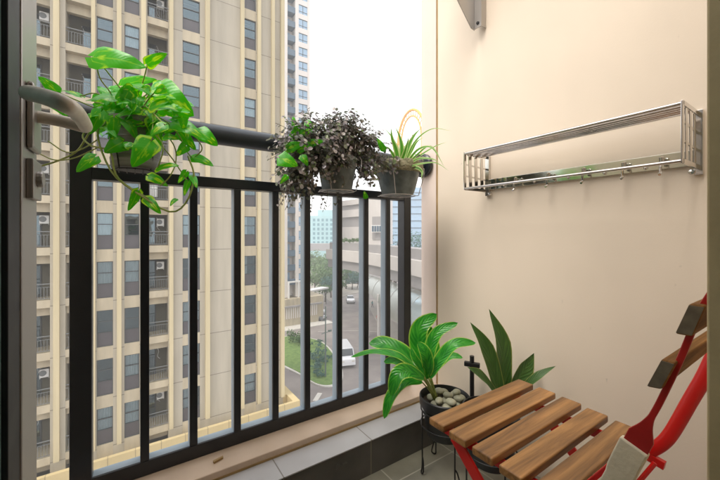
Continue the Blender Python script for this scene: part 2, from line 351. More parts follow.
# facade
M['facade'] = grid_mat('greige_render', (.46, .42, .335), (.22, .20, .16), (2,), (3.0,), (1.72,), .05, rough=.85, var=.22, scale=1.6, tilevar=.03, stretch=(1, 1, .1))
M['spandrel'] = mat('facade_beige', (.52, .455, .33), .85, var=.22, scale=2, stretch=(1, 1, .2))
M['pilaster'] = mat('pilaster_cream', (.57, .49, .31), .8, var=.2, scale=2, stretch=(1, 1, .08))
M['parapet'] = grid_mat('parapet_cream', (.50, .40, .21), (.26, .21, .12), (0,), (1.35,), (.2,), .04, rough=.8, var=.12, scale=.6, tilevar=.05)
M['recess'] = mat('recess_wall', (.15, .14, .105), .9, var=.12, scale=.8)  # beige wall darkened in colour for the shade inside the balconies
M['darkpanel'] = mat('grey_spandrel_panel', (.095, .088, .095), .45, var=.15, scale=1)
M['frame'] = mat('dark_window_frame', (.07, .075, .075), .5)
M['room'] = mat('dim_room', (.03, .04, .042), .9)  # near-black colour stands for the unlit interiors behind the panes
M['curtain'] = mat('curtain_white', (.80, .80, .78), .9, var=.1, scale=4)
M['curtainp'] = mat('curtain_pink', (.62, .48, .40), .9, var=.15, scale=4)
M['curtainr'] = mat('curtain_brown', (.30, .14, .09), .9, var=.15, scale=4)
M['pane'] = glass_mat('window_glass', (.36, .47, .52), .28)
M['paneblue'] = glass_mat('blue_glass', (.45, .66, .85), .6)
M['railing'] = mat('grey_rail', (.16, .17, .17), .5)
M['railpanel'] = glass_mat('railing_glass', (.62, .66, .62), .22)
M['acwhite'] = mat('ac_white', (.68, .68, .66), .5)
M['teal'] = mat('teal_cloth', (.03, .32, .36), .9)
M['towerwhite'] = mat('tower_white', (.66, .62, .58), .8, var=.05, scale=.3)
M['blue'] = mat('blue_panel', (.09, .14, .19), .5, var=.2, scale=1)
M['mallcream'] = mat('mall_cream', (.58, .55, .52), .8, var=.08, scale=.3)
M['malltaupe'] = mat('mall_taupe', (.33, .315, .31), .8, var=.1, scale=.3)
M['cyan'] = mat('cyan_cladding', (.36, .56, .58), .6, var=.1, scale=.2)
M['cyanwin'] = mat('cyan_windows', (.12, .26, .30), .3)
M['skyglass'] = mat('pale_blue_curtain_wall', (.32, .47, .62), .25, var=.15, scale=.2)
M['canopy'] = glass_mat('green_canopy_glass', (.76, .83, .79), .34, rough=.3)
M['yellow'] = mat('yellow_steel', (.80, .36, .01), .5)
M['road'] = mat('road_asphalt', (.20, .178, .17), .9, col2=(.29, .26, .24), scale=.35, bump=.2, bscale=20)
M['walk'] = mat('footway', (.36, .33, .29), .9, var=.15, scale=.6)
def foliage(name, a, b, tl, rough=.55):
    m = mat(name, a, rough, col2=b, scale=1.3, tl=tl); return m
M['tree1'] = foliage('tree_leaves', (.045, .11, .03), (.09, .17, .05), (.10, .22, .04))
M['tree2'] = foliage('pale_tree_leaves', (.09, .17, .06), (.15, .22, .09), (.15, .26, .07))
M['tree3'] = foliage('blue_green_leaves', (.04, .12, .10), (.07, .17, .13), (.06, .2, .13))
M['pothos'] = leaf_mat('pothos_leaf', (.055, .42, .008), (.46, .72, .04), (.08, .46, .012), vb=.05, edge=.93, vscale=(1.8, 2.2, 1), vthr=(.56, .66), rough=.3, trans=.32)
M['spider'] = leaf_mat('spider_leaf', (.10, .30, .04), (.10, .32, .04), (.55, .66, .30), edge=.50, rib=.02, trans=.3)
M['dracaena'] = leaf_mat('striped_leaf', (.018, .22, .020), (.07, .40, .035), (.34, .55, .08), edge=.82, rib=.05, vscale=(1.6, 12, 1), vthr=(.42, .66), rough=.28, trans=.18)
M['snake'] = leaf_mat('snake_leaf', (.036, .10, .018), (.07, .16, .03), (.26, .30, .07), edge=.86, rib=.06, vscale=(1.2, 40, 1), vthr=(.5, .6), rough=.4, trans=.06)
def small_leaf_mat():
    m = mat('silver_purple_leaf', (.05, .055, .05), .35, tl=(.22, .24, .18)); t = m.node_tree; p = t.nodes['Principled BSDF']; N = t.nodes.new; L = t.links.new
    g = N('ShaderNodeNewGeometry'); cr = N('ShaderNodeValToRGB'); e = cr.color_ramp.elements
    e[0].position = 0; e[0].color = (.045, .085, .035, 1); e[1].position = 1; e[1].color = (.66, .63, .60, 1)
    for pos, c in ((.25, (.13, .10, .12, 1)), (.5, (.27, .24, .28, 1)), (.65, (.17, .27, .08, 1)), (.8, (.46, .36, .38, 1))):
        k = e.new(pos); k.color = c
    L(g.outputs['Random Per Island'], cr.inputs[0]); L(cr.outputs[0], p.inputs['Base Color'])
    return m
M['smallleaf'] = small_leaf_mat()

FLOOR, CEIL, XR, XL = -.888, 1.75, 1.22, -.235
GROUND = -17.0
# ================================================================ SETTING: ground
g = MB(); g.add([(-900, -300, GROUND), (1500, -300, GROUND), (1500, 1600, GROUND), (-900, 1600, GROUND)], [(0, 1, 2, 3)])
struct(g, 'road', M['road'])
def flat(name, poly, z0, z1, m, mtop=None, **k):
    b = MB(); b.prism([(x, y, z0) for x, y in poly], (0, 0, z1 - z0)); return b
def smooth_poly(p, n=60):
    q = p + [p[0]]; pts = [V((x, y, 0)) for x, y in q]
    ext = [pts[-2]] + pts + [pts[1]]; out = []
    for i in range(len(pts) - 1):
        a, b, c, d = ext[i:i + 4]
        for j in range(6):
            t = j / 6; v = .5 * ((2 * b) + (c - a) * t + (2 * a - 5 * b + 4 * c - d) * t * t + (3 * b - a - 3 * c + d) * t ** 3)
            out.append((v.x, v.y))
    return out
def poly_off(p, d):
    cx = sum(x for x, y in p) / len(p); cy = sum(y for x, y in p) / len(p); o = []
    for x, y in p:
        v = V((x - cx, y - cy)); o.append((x + v.normalized().x * d, y + v.normalized().y * d))
    return o
isl = smooth_poly([(17.6, 51.2), (21.5, 51.0), (23.9, 46.5), (22.6, 39.5), (20.6, 34.4), (18.7, 32.6), (17.1, 33.6), (16.6, 37.5), (15.6, 44.5)])
struct(flat('k', poly_off(isl, .32), GROUND - .1, GROUND + .14, None), 'island_kerb', M['kerb'])
struct(flat('k', isl, GROUND, GROUND + .18, None), 'island_lawn', M['grass'])
# footway in front of the mall and round the far trees
fw = [(p.x, p.y) for p in (atZ(365, 300, GROUND), atZ(372, 313, GROUND), atZ(385, 338, GROUND), atZ(400, 362, GROUND), atZ(440, 372, GROUND), atZ(440, 300, GROUND))]
struct(flat('k', fw, GROUND - .05, GROUND + .12, None), 'mall_footway', M['walk'])
fw2 = smooth_poly([(p.x, p.y) for p in (atZ(306, 296, GROUND), atZ(322, 297, GROUND), atZ(334, 303, GROUND), atZ(345, 296, GROUND), atZ(362, 291, GROUND), atZ(362, 280, GROUND), atZ(300, 282, GROUND))])
struct(flat('k', fw2, GROUND - .05, GROUND + .12, None), 'far_footway', M['walk'])
sw = [(9, 27), (11.6, 27), (11.6, 24.0), (9, 24)]
# road markings
def mark(pts, w, name='road_marking'):
    b = MB()
    for p, q in zip(pts, pts[1:]):
        p = V((*p, GROUND + .004)); q = V((*q, GROUND + .004)); d = (q - p).normalized(); n = V((-d.y, d.x, 0)) * w / 2
        b.add([p - n, q - n, q + n, p + n], [(0, 1, 2, 3)])
    return b
zz = [atZ(x, y, GROUND) for x, y in ((318, 331.5), (360, 330.5), (392, 333))]
struct(mark([(p.x, p.y) for p in zz], .12), 'road_marking', M['kerb'])
zz = [atZ(x, y, GROUND) for x, y in ((315, 401), (320, 393))]
struct(mark([(p.x, p.y) for p in zz], .5), 'road_marking', M['kerb'])

# ================================================================ SETTING: our balcony
b = MB()
b.box((XR, -.06, FLOOR - .3), (XR + .25, 1.142 - .006, CEIL + .2))
struct(b, 'wall_right', M['plaster'])
b = MB(); b.box((XR, 1.142 + .006, FLOOR - .3), (XR + .25, 1.247, CEIL + .2)); struct(b, 'wall_right_reveal', M['reveal'])
b = MB(); b.box((XR + .002, 1.136, FLOOR - .3), (XR + .2, 1.148, CEIL + .2)); struct(b, 'wall_sealant_joint', M['joint'])
b = MB(); b.box((XL - .25, .12, FLOOR - .3), (XL, 1.247, .62)); struct(b, 'wall_left', M['plaster'])
b = MB(); b.box((XL - .6, -.02, FLOOR - .25), (XR, 1.0, FLOOR)); struct(b, 'floor', M['floor'])
b = MB(); b.box((XL, 1.0, FLOOR - .25), (XR, 1.25, -.7635)); struct(b, 'ledge', M['ledgefront'])
b = MB(); b.box((XL, .9965, -.7635), (XR, 1.104, -.760)); struct(b, 'ledge_top', M['ledge'])
b = MB(); b.box((XL, 1.1, -.762), (XR, 1.25, -.734)); struct(b, 'railing_sill', M['sill'], bevel=.003)
b = MB(); b.box((XL, 1.0975, -.7598), (XR, 1.104, -.7535)); struct(b, 'sill_shadow_strip', M['joint'])  # brown strip painted in for the shadow gap under the sill edge
# back wall with the doorway the camera stands in, and the room behind it
b = MB()
b.box((.50, -.06, FLOOR - .2), (XR + .25, .03, CEIL + .2)); b.box((XL - .25, -.06, FLOOR - .2), (-.20, .03, CEIL + .2)); b.box((-.20, -.06, 1.25), (.50, .03, CEIL + .2))
struct(b, 'wall_back', M['plaster'])
b = MB(); b.box((-2, -3.2, FLOOR), (-1.9, -.02, CEIL)); b.box((2.4, -3.2, FLOOR), (2.5, -.02, CEIL)); b.box((-2, -3.3, FLOOR), (2.5, -3.2, CEIL))
b.box((-2, -3.3, CEIL), (2.5, -.02, CEIL + .1)); b.box((-1.9, -.03, FLOOR), (XL - .25, .0, CEIL)); b.box((XR + .25, -.03, FLOOR), (2.4, .0, CEIL))
struct(b, 'room_walls', M['plaster'])
b = MB(); b.box((-2, -3.3, FLOOR - .1), (2.5, -.02, FLOOR - .001)); struct(b, 'room_floor', M['wood'])

# right door jamb
J = thing('door_frame', 'olive beige door jamb at the right edge, its upright standing close to the red chair', 'door frame', (.46, .10, FLOOR))
b = MB(); pj = atY(706.5, 231, .085); x0 = pj.x
b.box((x0, .040, FLOOR), (x0 + .06, .085, 1.25)); b.build('upright', M['jamb'], J, bevel=.002)
b = MB(); b.box((-.20, .042, 1.2), (x0 - .001, .083, 1.25)); b.build('head', M['jamb'], J, bevel=.002)

# open door leaf with lever handle
DX = -.092
L_ = thing('balcony_door', 'open glazed door leaf seen edge-on at the left with steel lever handle', 'door', (DX, .5, FLOOR))
Ys = [atX(x, 100, DX).y for x in (0, 10.5, 22, 37)]
b = MB(); b.box((DX - .04, Ys[2], FLOOR + .02), (DX, Ys[3], 1.2)); b.build('stile', M['alu'], L_, bevel=.002)
b = MB(); b.box((DX - .034, Ys[1], FLOOR + .09), (DX - .0015, Ys[2] - .0005, 1.13)); b.build('gasket', M['gasket'], L_, bevel=.001)
b = MB(); b.box((DX - .028, -.03, FLOOR + .09), (DX - .006, Ys[1] - .0005, 1.13)); b.build('glass_panel', M['doorglass'], L_)
b = MB(); b.box((DX - .04, -.09, FLOOR + .02), (DX, -.031, 1.2)); b.build('hinge_stile', M['alu'], L_, bevel=.002)
b = MB(); b.box((DX - .038, -.03, FLOOR + .02), (DX - .002, Ys[2] - .0006, FLOOR + .088)); b.build('bottom_rail', M['alu'], L_)
b = MB(); b.box((DX - .038, -.03, 1.132), (DX - .002, Ys[2] - .0006, 1.2)); b.build('top_rail', M['alu'], L_)
b = MB()
def onX(x, y, X): return atX(x, y, X)
pts = [onX(33, 118, DX + .001), onX(52, 120, DX + .016), onX(66, 122, DX + .03)]
y0 = (Ys[2] + Ys[3]) / 2; zc = .128
hb = MB()
yn = y0 + .004
neck = [V((DX + .001, yn, .128)), V((DX + .02, yn, .127)), V((DX + .034, yn, .1255))]
bend = [V((DX + .043, yn - .002, .1235)), V((DX + .0475, yn - .010, .1225))]
arm = [atX(76, 112, DX + .048), atX(64, 104, DX + .044), atX(50, 98.5, DX + .033), atX(36, 94.5, DX + .020), atX(24, 92.5, DX + .009)]
allp = curve(neck + bend + arm, 60)
rad = [.0066 + .0006 * min(1, i / 40) for i in range(61)]
for i_, k_ in ((60, .25), (59, .75), (58, .95)): rad[i_] *= k_
hb.tube(allp, rad, 20, sx=1.0, up=(0, 0, 1)); h = hb.build('lever_handle', M['brushed'], L_, smooth='full')
b = MB(); b.box((DX, y0 - .018, .088), (DX + .006, y0 + .022, .160)); b.build('rosette', M['alu'], L_, bevel=.003)
b = MB(); b.box((DX, y0 - .018, .035), (DX + .006, y0 + .022, .078)); b.tube([(DX + .005, y0 + .002, .058), (DX + .011, y0 + .002, .058)], .009, 14); b.build('lock_cylinder', M['alu'], L_, bevel=.0015)

# ================================================================ railing
RL = thing('balcony_railing', 'black metal balcony railing with thick round handrail and upright square bars', 'railing', (.5, 1.2, -.73))
b = MB(); b.box((-.092, 1.2, -.7335), (1.062, 1.209, -.690)); b.build('bottom_rail', M['black'], RL, bevel=.0015)
b = MB(); b.box((-.091, 1.2095, -.7335), (1.0615, 1.247, -.694)); b.build('bottom_rail_skylit', M['skylit'], RL)  # pale top of the bottom rail, painted as if lit by the sky
b = MB(); b.box((-.092, 1.2, .146), (1.062, 1.245, .180)); b.build('middle_rail', M['black'], RL, bevel=.002)
b = MB(); b.tube([(-.15, 1.222, .328), (1.2195, 1.222, .328)], .0325, 40); b.build('handrail', M['handrail'], RL, smooth=True)
b = MB(); b.lathe([(.0, 0), (.050, 0), (.058, .008), (.058, .02), (.05, .026), (0, .026)], (0, 0, 0), 36)
for i, p in enumerate(b.v): b.v[i] = V((XR - .0005 - p.z, 1.222 + p.x, .328 + p.y))
b.f = [f[::-1] for f in b.f]; b.build('wall_flange', M['black'], RL, smooth=True)
for x0, x1 in ((-.140, -.0915), (1.062, 1.105)):
    b = MB(); b.box((x0, 1.199, -.7335), (x1, 1.247, .30 if x0 < 0 else .185)); b.build('post', M['black'], RL, bevel=.002)
b = MB(); b.box((.68, 1.215, .1805), (.70, 1.235, .30)); b.build('bracket', M['black'], RL)
cx = [.033, .166, .303, .439, .567, .712, .846, .968]
base = None
for x in cx:
    if base is None:
        b = MB(); b.box((-.0115, 1.2005, -.6898), (.0115, 1.2105, .1458)); base = b.build('baluster', M['black'], RL, bevel=.0015); base.location.x = x
        b = MB(); b.box((-.0110, 1.2110, -.6938), (.0110, 1.2445, .1458)); rear = b.build('skylit_side', M['skylit'], base)  # rear of the bar in the paler copy, sky light painted on its sides
    else:
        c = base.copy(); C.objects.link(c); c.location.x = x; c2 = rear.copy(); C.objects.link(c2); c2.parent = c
# ---- wall rack of bright tubes with hooks
RK = thing('wall_rack', 'chrome wall rack with tubular top shelf and mirror strip of coat hooks', 'coat rack', (XR, .55, .17))
XF = 1.07; ya, yb = .233, .857; zt, zb = .301, .166
b = MB(); b.tube([(XF, ya, zt), (XF, yb, zt)], .005, 12)
for k in range(1, 6): b.tube([(XF + .017 * k, ya, zt - .003), (XF + .017 * k, yb, zt - .003)], .0042, 10)
b.build('shelf_bars', M['chrome'], RK, smooth=True)
b = MB(); b.tube([(XF, ya, zb), (XF, yb, zb)], .0045, 12); b.build('lower_rail', M['chrome'], RK, smooth=True)
b = MB(); b.box((XR - .012, ya + .01, .171), (XR - .008, yb - .01, .212)); b.build('mirror_strip', M['mirror'], RK, bevel=.0008)
for yy in (ya, yb):
    b = MB(); s_ = 1 if yy == ya else -1
    b.bar((XF, yy, zt + .006), (XF, yy, zb - .006), .012, .004, (0, 1, 0))
    b.bar((XF, yy, zt + .002), (XR, yy, zt + .002), .004, .012)
    b.bar((XF, yy, zb), (XR, yy, zb), .004, .012)
    b.bar((XR - .006, yy, zt + .012), (XR - .006, yy, zb - .02), .012, .018, (0, 1, 0))
    b.build('end_frame', M['chrome'], RK, bevel=.0008)
    b = MB()
    for k in range(3):
        xx = XF + .030 + k * .036
        b.bar((xx, yy, zt - .006), (xx + .004, yy, zb + .004), .017, .002, (0, 1, 0))
    for zz_ in (.26, .215): b.bar((XF + .004, yy + .001, zz_), (XR - .01, yy + .001, zz_ - .006), .003, .006)
    b.build('end_lattice', M['chrome'], RK)
    b = MB(); b.lathe([(0, .006), (.006, .005), (.008, 0)], (0, 0, 0), 14)
    for i, p in enumerate(b.v): b.v[i] = V((XR - .012 - p.z, yy + (.012 if yy == ya else -.014) + p.x, .155 + p.y))
    b.build('screw', M['chrome'], RK, smooth=True)
for yy in (.30, .385, .49, .60, .72):
    b = MB(); x1 = XR - .012
    b.tube(curve([(x1, yy, .196), (x1 - .018, yy, .190), (x1 - .032, yy, .176), (x1 - .03, yy, .160), (x1 - .040, yy, .152)], 12), .0035, 8)
    b.lathe([(0, .0), (.0055, .002), (.0065, .022), (0, .026)], (x1 - .020, yy, .178), 12)
    b.build('hook', M['chrome'], RK, smooth=True)
for yy in (.34, .44, .545, .66, .78):
    b = MB(); b.blob((XR - .013, yy, .180), (.004, .005, .005), nu=10, nv=6); b.build('stud', M['chrome'], RK, smooth=True)
# ---- bracket above
BK = thing('wall_bracket', 'grey metal angled bracket plate screwed high on the wall above the rack', 'bracket', (XR, .9, .8))
A = atX(475.5, 31, 1.195); Yk = A.y
zA = A.z
b = MB(); b.prism([(1.19, Yk, zA), (1.19, Yk, 1.45), (.62, Yk, 1.45), (.62, Yk, 1.38), (1.168, Yk, zA + .003)], (0, .003, 0)); b.build('side_plate', M['alu'], BK, bevel=.001)
b = MB(); b.box((1.187, Yk - .034, zA + .004), (1.191, Yk - .0005, 1.45)); b.box((1.191, Yk - .034, zA + .004), (XR - .001, Yk - .031, 1.45)); b.build('mounting_flange', M['alu'], BK)
b = MB(); b.lathe([(0, .005), (.006, .004), (.007, 0)], (0, 0, 0), 12)
for i, p in enumerate(b.v): b.v[i] = V((1.187 - p.z, Yk - .018 + p.x, zA + .022 + p.y))
b.build('screw', M['gasket'], BK, smooth=True)
# small chip of stone on the sill
b = MB(); b.prism([(.215, 1.14, -.733), (.245, 1.15, -.733), (.246, 1.158, -.733), (.214, 1.150, -.733)], (0, 0, .006))
tag(b.build('wood_chip', M['joint'], None, loc=(.23, 1.15, -.733)), 'small brown chip lying on the stone sill below the railing', 'debris')

# ================================================================ folding chair
CH = thing('folding_chair', 'folding chair with brown wooden slats and red steel frame by the wall', 'chair', (.77, .42, FLOOR))
ST = -.444
def slat(x0, x1, y0, y1, z, name='seat_slat', th=.017):
    b = MB(); b.box((x0, y0, z - th), (x1, y1, z)); return b.build(name, M['wood'], CH, bevel=.003, seg=3)
for (x0, x1, y0, y1) in ((.589, .967, .531, .577), (.586, .966, .468, .514), (.583, .962, .402, .450), (.580, .953, .340, .386), (.578, .945, .277, .323)):
    o = slat(x0, x1, y0, y1, ST)
sz = ST - .0175
for xx in (.625, .905):
    b = MB(); b.bar((xx, .25, sz - .012), (xx, .572, sz - .012), .006, .022); b.build('seat_rail', M['red'], CH, bevel=.001)
# front pair of legs (run from below the front slats down and back) and rear pair continuing up to the back
FL = MB(); 
for xx in (.606, .93):
    b = MB(); b.bar((xx, .515, sz - .004), (xx, .06, FLOOR + .008), .006, .028, (0, 1, 0)); b.build('rear_leg', M['red'], CH, bevel=.0015)
b = MB(); b.tube([(.606, .10, FLOOR + .05), (.93, .10, FLOOR + .05)], .006, 8); b.build('cross_bar', M['red'], CH, smooth=True)
def flatbar(pts, w, t, side=(1, 0, 0), n=28, wf=None):
    P = curve(pts, n); b = MB(); vs = []; side = V(side).normalized()
    for i, p in enumerate(P):
        T = (P[min(i + 1, n)] - P[max(i - 1, 0)]).normalized(); B = side.cross(T).normalized()
        ww = w * (wf(i / n) if wf else 1)
        vs += [p + B * ww / 2 + side * t / 2, p + B * ww / 2 - side * t / 2, p - B * ww / 2 - side * t / 2, p - B * ww / 2 + side * t / 2]
    fs = [(i * 4 + k, i * 4 + (k + 1) % 4, i * 4 + 4 + (k + 1) % 4, i * 4 + 4 + k) for i in range(n) for k in range(4)] + [(3, 2, 1, 0), (n * 4, n * 4 + 1, n * 4 + 2, n * 4 + 3)]
    b.add(vs, fs); return b
XA = .585
up = [atX(712, 292, XA), atX(699, 314, XA), atX(680, 360, XA), atX(660, 402, XA), atX(648, 423, XA), atX(639, 440, XA), atX(624, 466, XA)]
foot = V((XA, .60, FLOOR + .006))
low = [up[-1], V((XA, .30, -.50)), V((XA, .46, -.70)), foot]
def wfu(t):
    return .0075 + .0215 * max(0, min(1, (t - .60) / .2)) ** 1.5
b = flatbar(up, 1.0, .0045, wf=wfu, n=40); b.build('back_upright', M['darkred'], CH, bevel=.0012)
b = flatbar(low, .026, .008); b.build('front_leg', M['red'], CH, bevel=.0015)
pa = atX(635, 445, XA); pb = atX(611, 490, XA)
b = flatbar([pa, (pa + pb) / 2, pb, V((XA, .27, -.47))], .0335, .012, n=8); b.build('cream_wrap', M['tape'], CH, bevel=.002)
XB = .93
q = [atX(716, 352, XB), atX(704, 377, XB), atX(690, 401, XB), atX(674, 429, XB), atX(664, 442, XB), atX(652, 450, XB), atX(640, 455, XB), atX(628, 458, XB)]
b = MB(); b.tube(curve(q, 40), .0125, 16, sx=.55, up=(0, 1, 0)); b.build('back_upright', M['red'], CH, smooth='full')
b = flatbar([V((XB, .30, ST - .03)), V((XB, .44, -.66)), V((XB, .60, FLOOR + .006))], .026, .008); b.build('front_leg', M['red'], CH, bevel=.0015)
b = MB(); b.bar(atX(641, 452, .93), atX(665, 466, .93), .012, .017); b.bar(atX(655, 463, .90), atX(637, 484, .88), .007, .007); b.build('hinge_link', M['red'], CH, bevel=.001)
b = MB(); b.tube([(.606, .30, sz - .02), (.93, .30, sz - .02)], .005, 8); b.build('cross_bar', M['red'], CH, smooth=True)
# back slats, bolted outside the uprights
def backslat(pix):
    Xs = XA - .014; c = [atX(x, y, Xs) for x, y in pix]
    b = MB(); b.prism(c, (.395, .0, 0)); b.build('back_slat', M['woodold'], CH, bevel=.003, seg=3)
    b = MB(); k = [p + V((-.0012, 0, 0)) for p in c]; cc = sum(k, V((0, 0, 0))) / 4; b.prism([p.lerp(cc, .10) for p in k], (.0012, 0, 0)); b.build('slat_end', M['woodend'], CH)
backslat([(646, 387), (661.5, 359), (676, 363), (661, 390)])
backslat([(674.5, 334), (689, 303.5), (706, 306), (692, 337)])

# ================================================================ plants
def stand(c, r, zring, group, label):
    T = thing('plant_stand', label, 'plant stand', (c[0], c[1], FLOOR), group); a0 = rnd.random()
    b = MB(); n = 30
    for z in (zring, zring + .055):
        b = MB(); b.tube([V((c[0] + r * math.cos(2 * math.pi * k / n), c[1] + r * math.sin(2 * math.pi * k / n), z)) for k in range(n + 1)], .0028, 6, cap=False)
        b.build('ring', M['wire'], T, smooth=True)
    for k in range(4):
        a = math.pi / 4 + k * math.pi / 2 + .35; d = V((math.cos(a), math.sin(a), 0)); C0 = V((c[0], c[1], 0)); tn = V((-d.y, d.x, 0))
        b = MB(); b.tube(curve([C0 + d * r + V((0, 0, zring + .055)), C0 + d * r + V((0, 0, zring - .05)), C0 + d * r + V((0, 0, FLOOR + .03)), C0 + d * (r + .004) + V((0, 0, FLOOR + .003)), C0 + d * (r + .002) + tn * .016 + V((0, 0, FLOOR + .014)), C0 + d * r + tn * .010 + V((0, 0, FLOOR + .045)), C0 + d * r + tn * .002 + V((0, 0, FLOOR + .06))], 30), .0028, 6)
        b.build('leg', M['wire'], T, smooth=True)
# --- striped plant
PC = V((.965, .865, 0)); RZ = -.618
T = thing('striped_leaf_plant', 'broad striped green leaves in round black pot by the ledge', 'potted plant', (PC.x, PC.y, -.76))
b = MB(); b.lathe([(0, -.755), (.060, -.757), (.066, -.75), (.080, -.66), (.0835, -.655), (.0925, -.640), (.0925, -.612), (.089, -.609), (.086, -.613), (.082, -.640), (0, -.640)], PC, 48); b.build('pot', M['potblack'], T, smooth=True)
b = MB(); b.lathe([(0, -.637), (.084, -.6375)], PC, 30); b.build('soil', M['soil'], T)
stand(PC, .087, -.715, 'wire plant stands', 'black wire stand with looped feet under the striped leafy plant')
B0 = PC + V((-.028, .012, -.632))
def P3(x, y, d): return atD(x, y, d)
toC = lambda p, upw=.5: ((-V(p)).normalized() * (1 - upw) + V((0, 0, upw))).normalized()
b = MB(); sb = MB()
LF = [  # control points (px, py, depth), width, upness of the face
 ([(424, 376, 1.20), (400, 357, 1.20), (375, 352, 1.22), (351, 357, 1.24)], .034, .75),
 ([(424, 374, 1.25), (404, 354, 1.27), (385, 344, 1.29), (369, 343, 1.31)], .062, .45),
 ([(427, 374, 1.28), (419, 350, 1.30), (420, 328, 1.31), (437, 314, 1.32)], .066, .05),
 ([(430, 372, 1.24), (430, 350, 1.25), (438, 332, 1.26), (458, 323, 1.25)], .042, .15),
 ([(430, 378, 1.20), (440, 360, 1.18), (455, 344, 1.17), (476, 343, 1.18)], .042, .45),
 ([(430, 376, 1.26), (442, 362, 1.27), (452, 356, 1.27), (463, 358, 1.26)], .030, .5),
 ([(424, 378, 1.16), (408, 371, 1.12), (397, 376, 1.10), (391, 396, 1.10)], .048, .3),
 ([(422, 382, 1.18), (404, 382, 1.14), (391, 396, 1.12), (384, 419, 1.11)], .036, .3),
 ([(424, 376, 1.19), (420, 366, 1.19), (414, 357, 1.19), (411, 348, 1.20)], .022, .1),
 ([(426, 379, 1.22), (428, 365, 1.18), (425, 352, 1.17), (418, 342, 1.18)], .040, .1),
 ([(428, 378, 1.28), (434, 358, 1.31), (431, 338, 1.33), (424, 322, 1.34)], .05, .05),
 ([(424, 380, 1.22), (410, 366, 1.25), (396, 360, 1.28), (384, 362, 1.30)], .045, .5),
]
for i, (pp, w, upn) in enumerate(LF):
    p = [P3(*q) for q in pp]; st = curve([B0 + V((rnd.uniform(-.01, .01), rnd.uniform(-.01, .01), 0)), (B0 + p[0]) / 2 + V((0, 0, .005)), p[0]], 6)
    sb.tube(st, .0024, 6); b.leaf(p, w * 1.22, toC(p[1], upn), 'lance', fold=.20, nseg=22, wave=.035, seed=i)
b.build('leaves', M['dracaena'], T, smooth='full'); sb.build('stems', M['stem'], T, smooth='full')
# pebbles in the pot
k = 0; pr = random.Random(3)
spots = []
for _ in range(4000):
    a = pr.uniform(0, 2 * math.pi); r_ = .066 * math.sqrt(pr.random()); lay = 0 if len(spots) < 11 else 1; p = (PC.x + r_ * math.cos(a), PC.y + r_ * math.sin(a), RZ - .005 + lay * .0185)
    if all((p[0] - q[0]) ** 2 + (p[1] - q[1]) ** 2 + 2.6 * (p[2] - q[2]) ** 2 > .0325 ** 2 for q in spots) and (p[0] - PC.x + .028) ** 2 + (p[1] - PC.y - .012) ** 2 > .02 ** 2: spots.append(p)
    elif _ > 250 and len(spots) < 11: spots = spots
    if len(spots) >= 17: break
for k, p in enumerate(spots):
    b = MB(); s = pr.uniform(.82, 1.02); ang = pr.uniform(0, 3.1)
    b.blob((0, 0, 0), (.0205 * s, .0155 * s, .0125 * s), seed=k, amp=.03, nu=24, nv=16)
    Mx = Matrix.Rotation(ang, 4, 'Z') @ Matrix.Rotation(pr.uniform(-.25, .25), 4, 'X')
    b.v = [Mx @ v + V((p[0], p[1], p[2])) for v in b.v]
    o = b.build('pebble', M['stone'], None, smooth='full', loc=(p[0], p[1], RZ - .01))
    tag(o, 'smooth pale grey green pebble lying in the black pot under the striped leaves', 'pebble', 'pebbles in the black plant pot')
# --- snake plant
SC = V((1.005, .70, 0))
T = thing('snake_plant', 'dark stiff sword leaves in black pot behind the wooden chair seat', 'potted plant', (SC.x, SC.y, -.78))
b = MB(); b.lathe([(0, -.775), (.062, -.777), (.07, -.77), (.088, -.63), (.092, -.625), (.092, -.60), (.087, -.598), (.082, -.63), (0, -.63)], SC, 40); b.build('pot', M['potblack'], T, smooth=True)
b = MB(); b.lathe([(0, -.626), (.083, -.6265)], SC, 24); b.build('soil', M['soil'], T)
stand(SC, .086, -.74, 'wire plant stands', 'black wire stand with looped feet beneath the snake plant under the seat')
b = MB()
SL = [([(503, 402, 1.17), (503, 372, 1.19), (501, 340, 1.2), (489, 309, 1.21)], .066, (-.3, -.9, .1)),
      ([(499, 402, 1.16), (495, 375, 1.16), (485, 345, 1.16), (470, 322, 1.17)], .050, (-.5, -.8, .25)),
      ([(496, 398, 1.15), (488, 384, 1.13), (478, 374, 1.11), (467, 367, 1.10)], .042, (-.3, -.5, .9)),
      ([(510, 396, 1.17), (518, 380, 1.18), (527, 366, 1.19), (534, 353, 1.2)], .056, (-.4, -.8, .2)),
      ([(514, 398, 1.13), (528, 384, 1.11), (541, 374, 1.1), (556, 366, 1.1)], .026, (-.3, -.4, .8))]
for i, (pp, w, n_) in enumerate(SL):
    p = [SC + V((rnd.uniform(-.02, .02), rnd.uniform(-.02, .02), -.628))] + [P3(*q) for q in pp]; b.leaf(p, w, n_, 'sword', fold=.3, nseg=18, seed=i, wave=.02)
b.build('leaves', M['snake'], T, smooth='full')
# --- black pole with cross-bar against the wall
c0 = V((1.13, .875, 0)); ztop = atX(472, 356, 1.13).z
c0.y = atX(472, 380, 1.13).y
T = thing('clamp_pole', 'thin black pole with short cross-bar standing between the two floor plants', 'pole', (c0.x, c0.y, FLOOR))
b = MB(); b.tube([(c0.x, c0.y, FLOOR + .01), (c0.x, c0.y, ztop)], .009, 10); b.build('pole', M['wire'], T, smooth=True)
b = MB(); dd = (RT * .7 + V((0, -.55, 0))).normalized() * .030; zc_ = ztop - .034
b.bar(V((c0.x, c0.y, zc_)) - dd, V((c0.x, c0.y, zc_)) + dd, .018, .018); b.build('cross_bar', M['wire'], T, bevel=.003)
b = MB(); b.lathe([(0, 0), (.045, 0), (.045, .01), (0, .012)], (c0.x, c0.y, FLOOR), 20); b.build('foot', M['wire'], T)

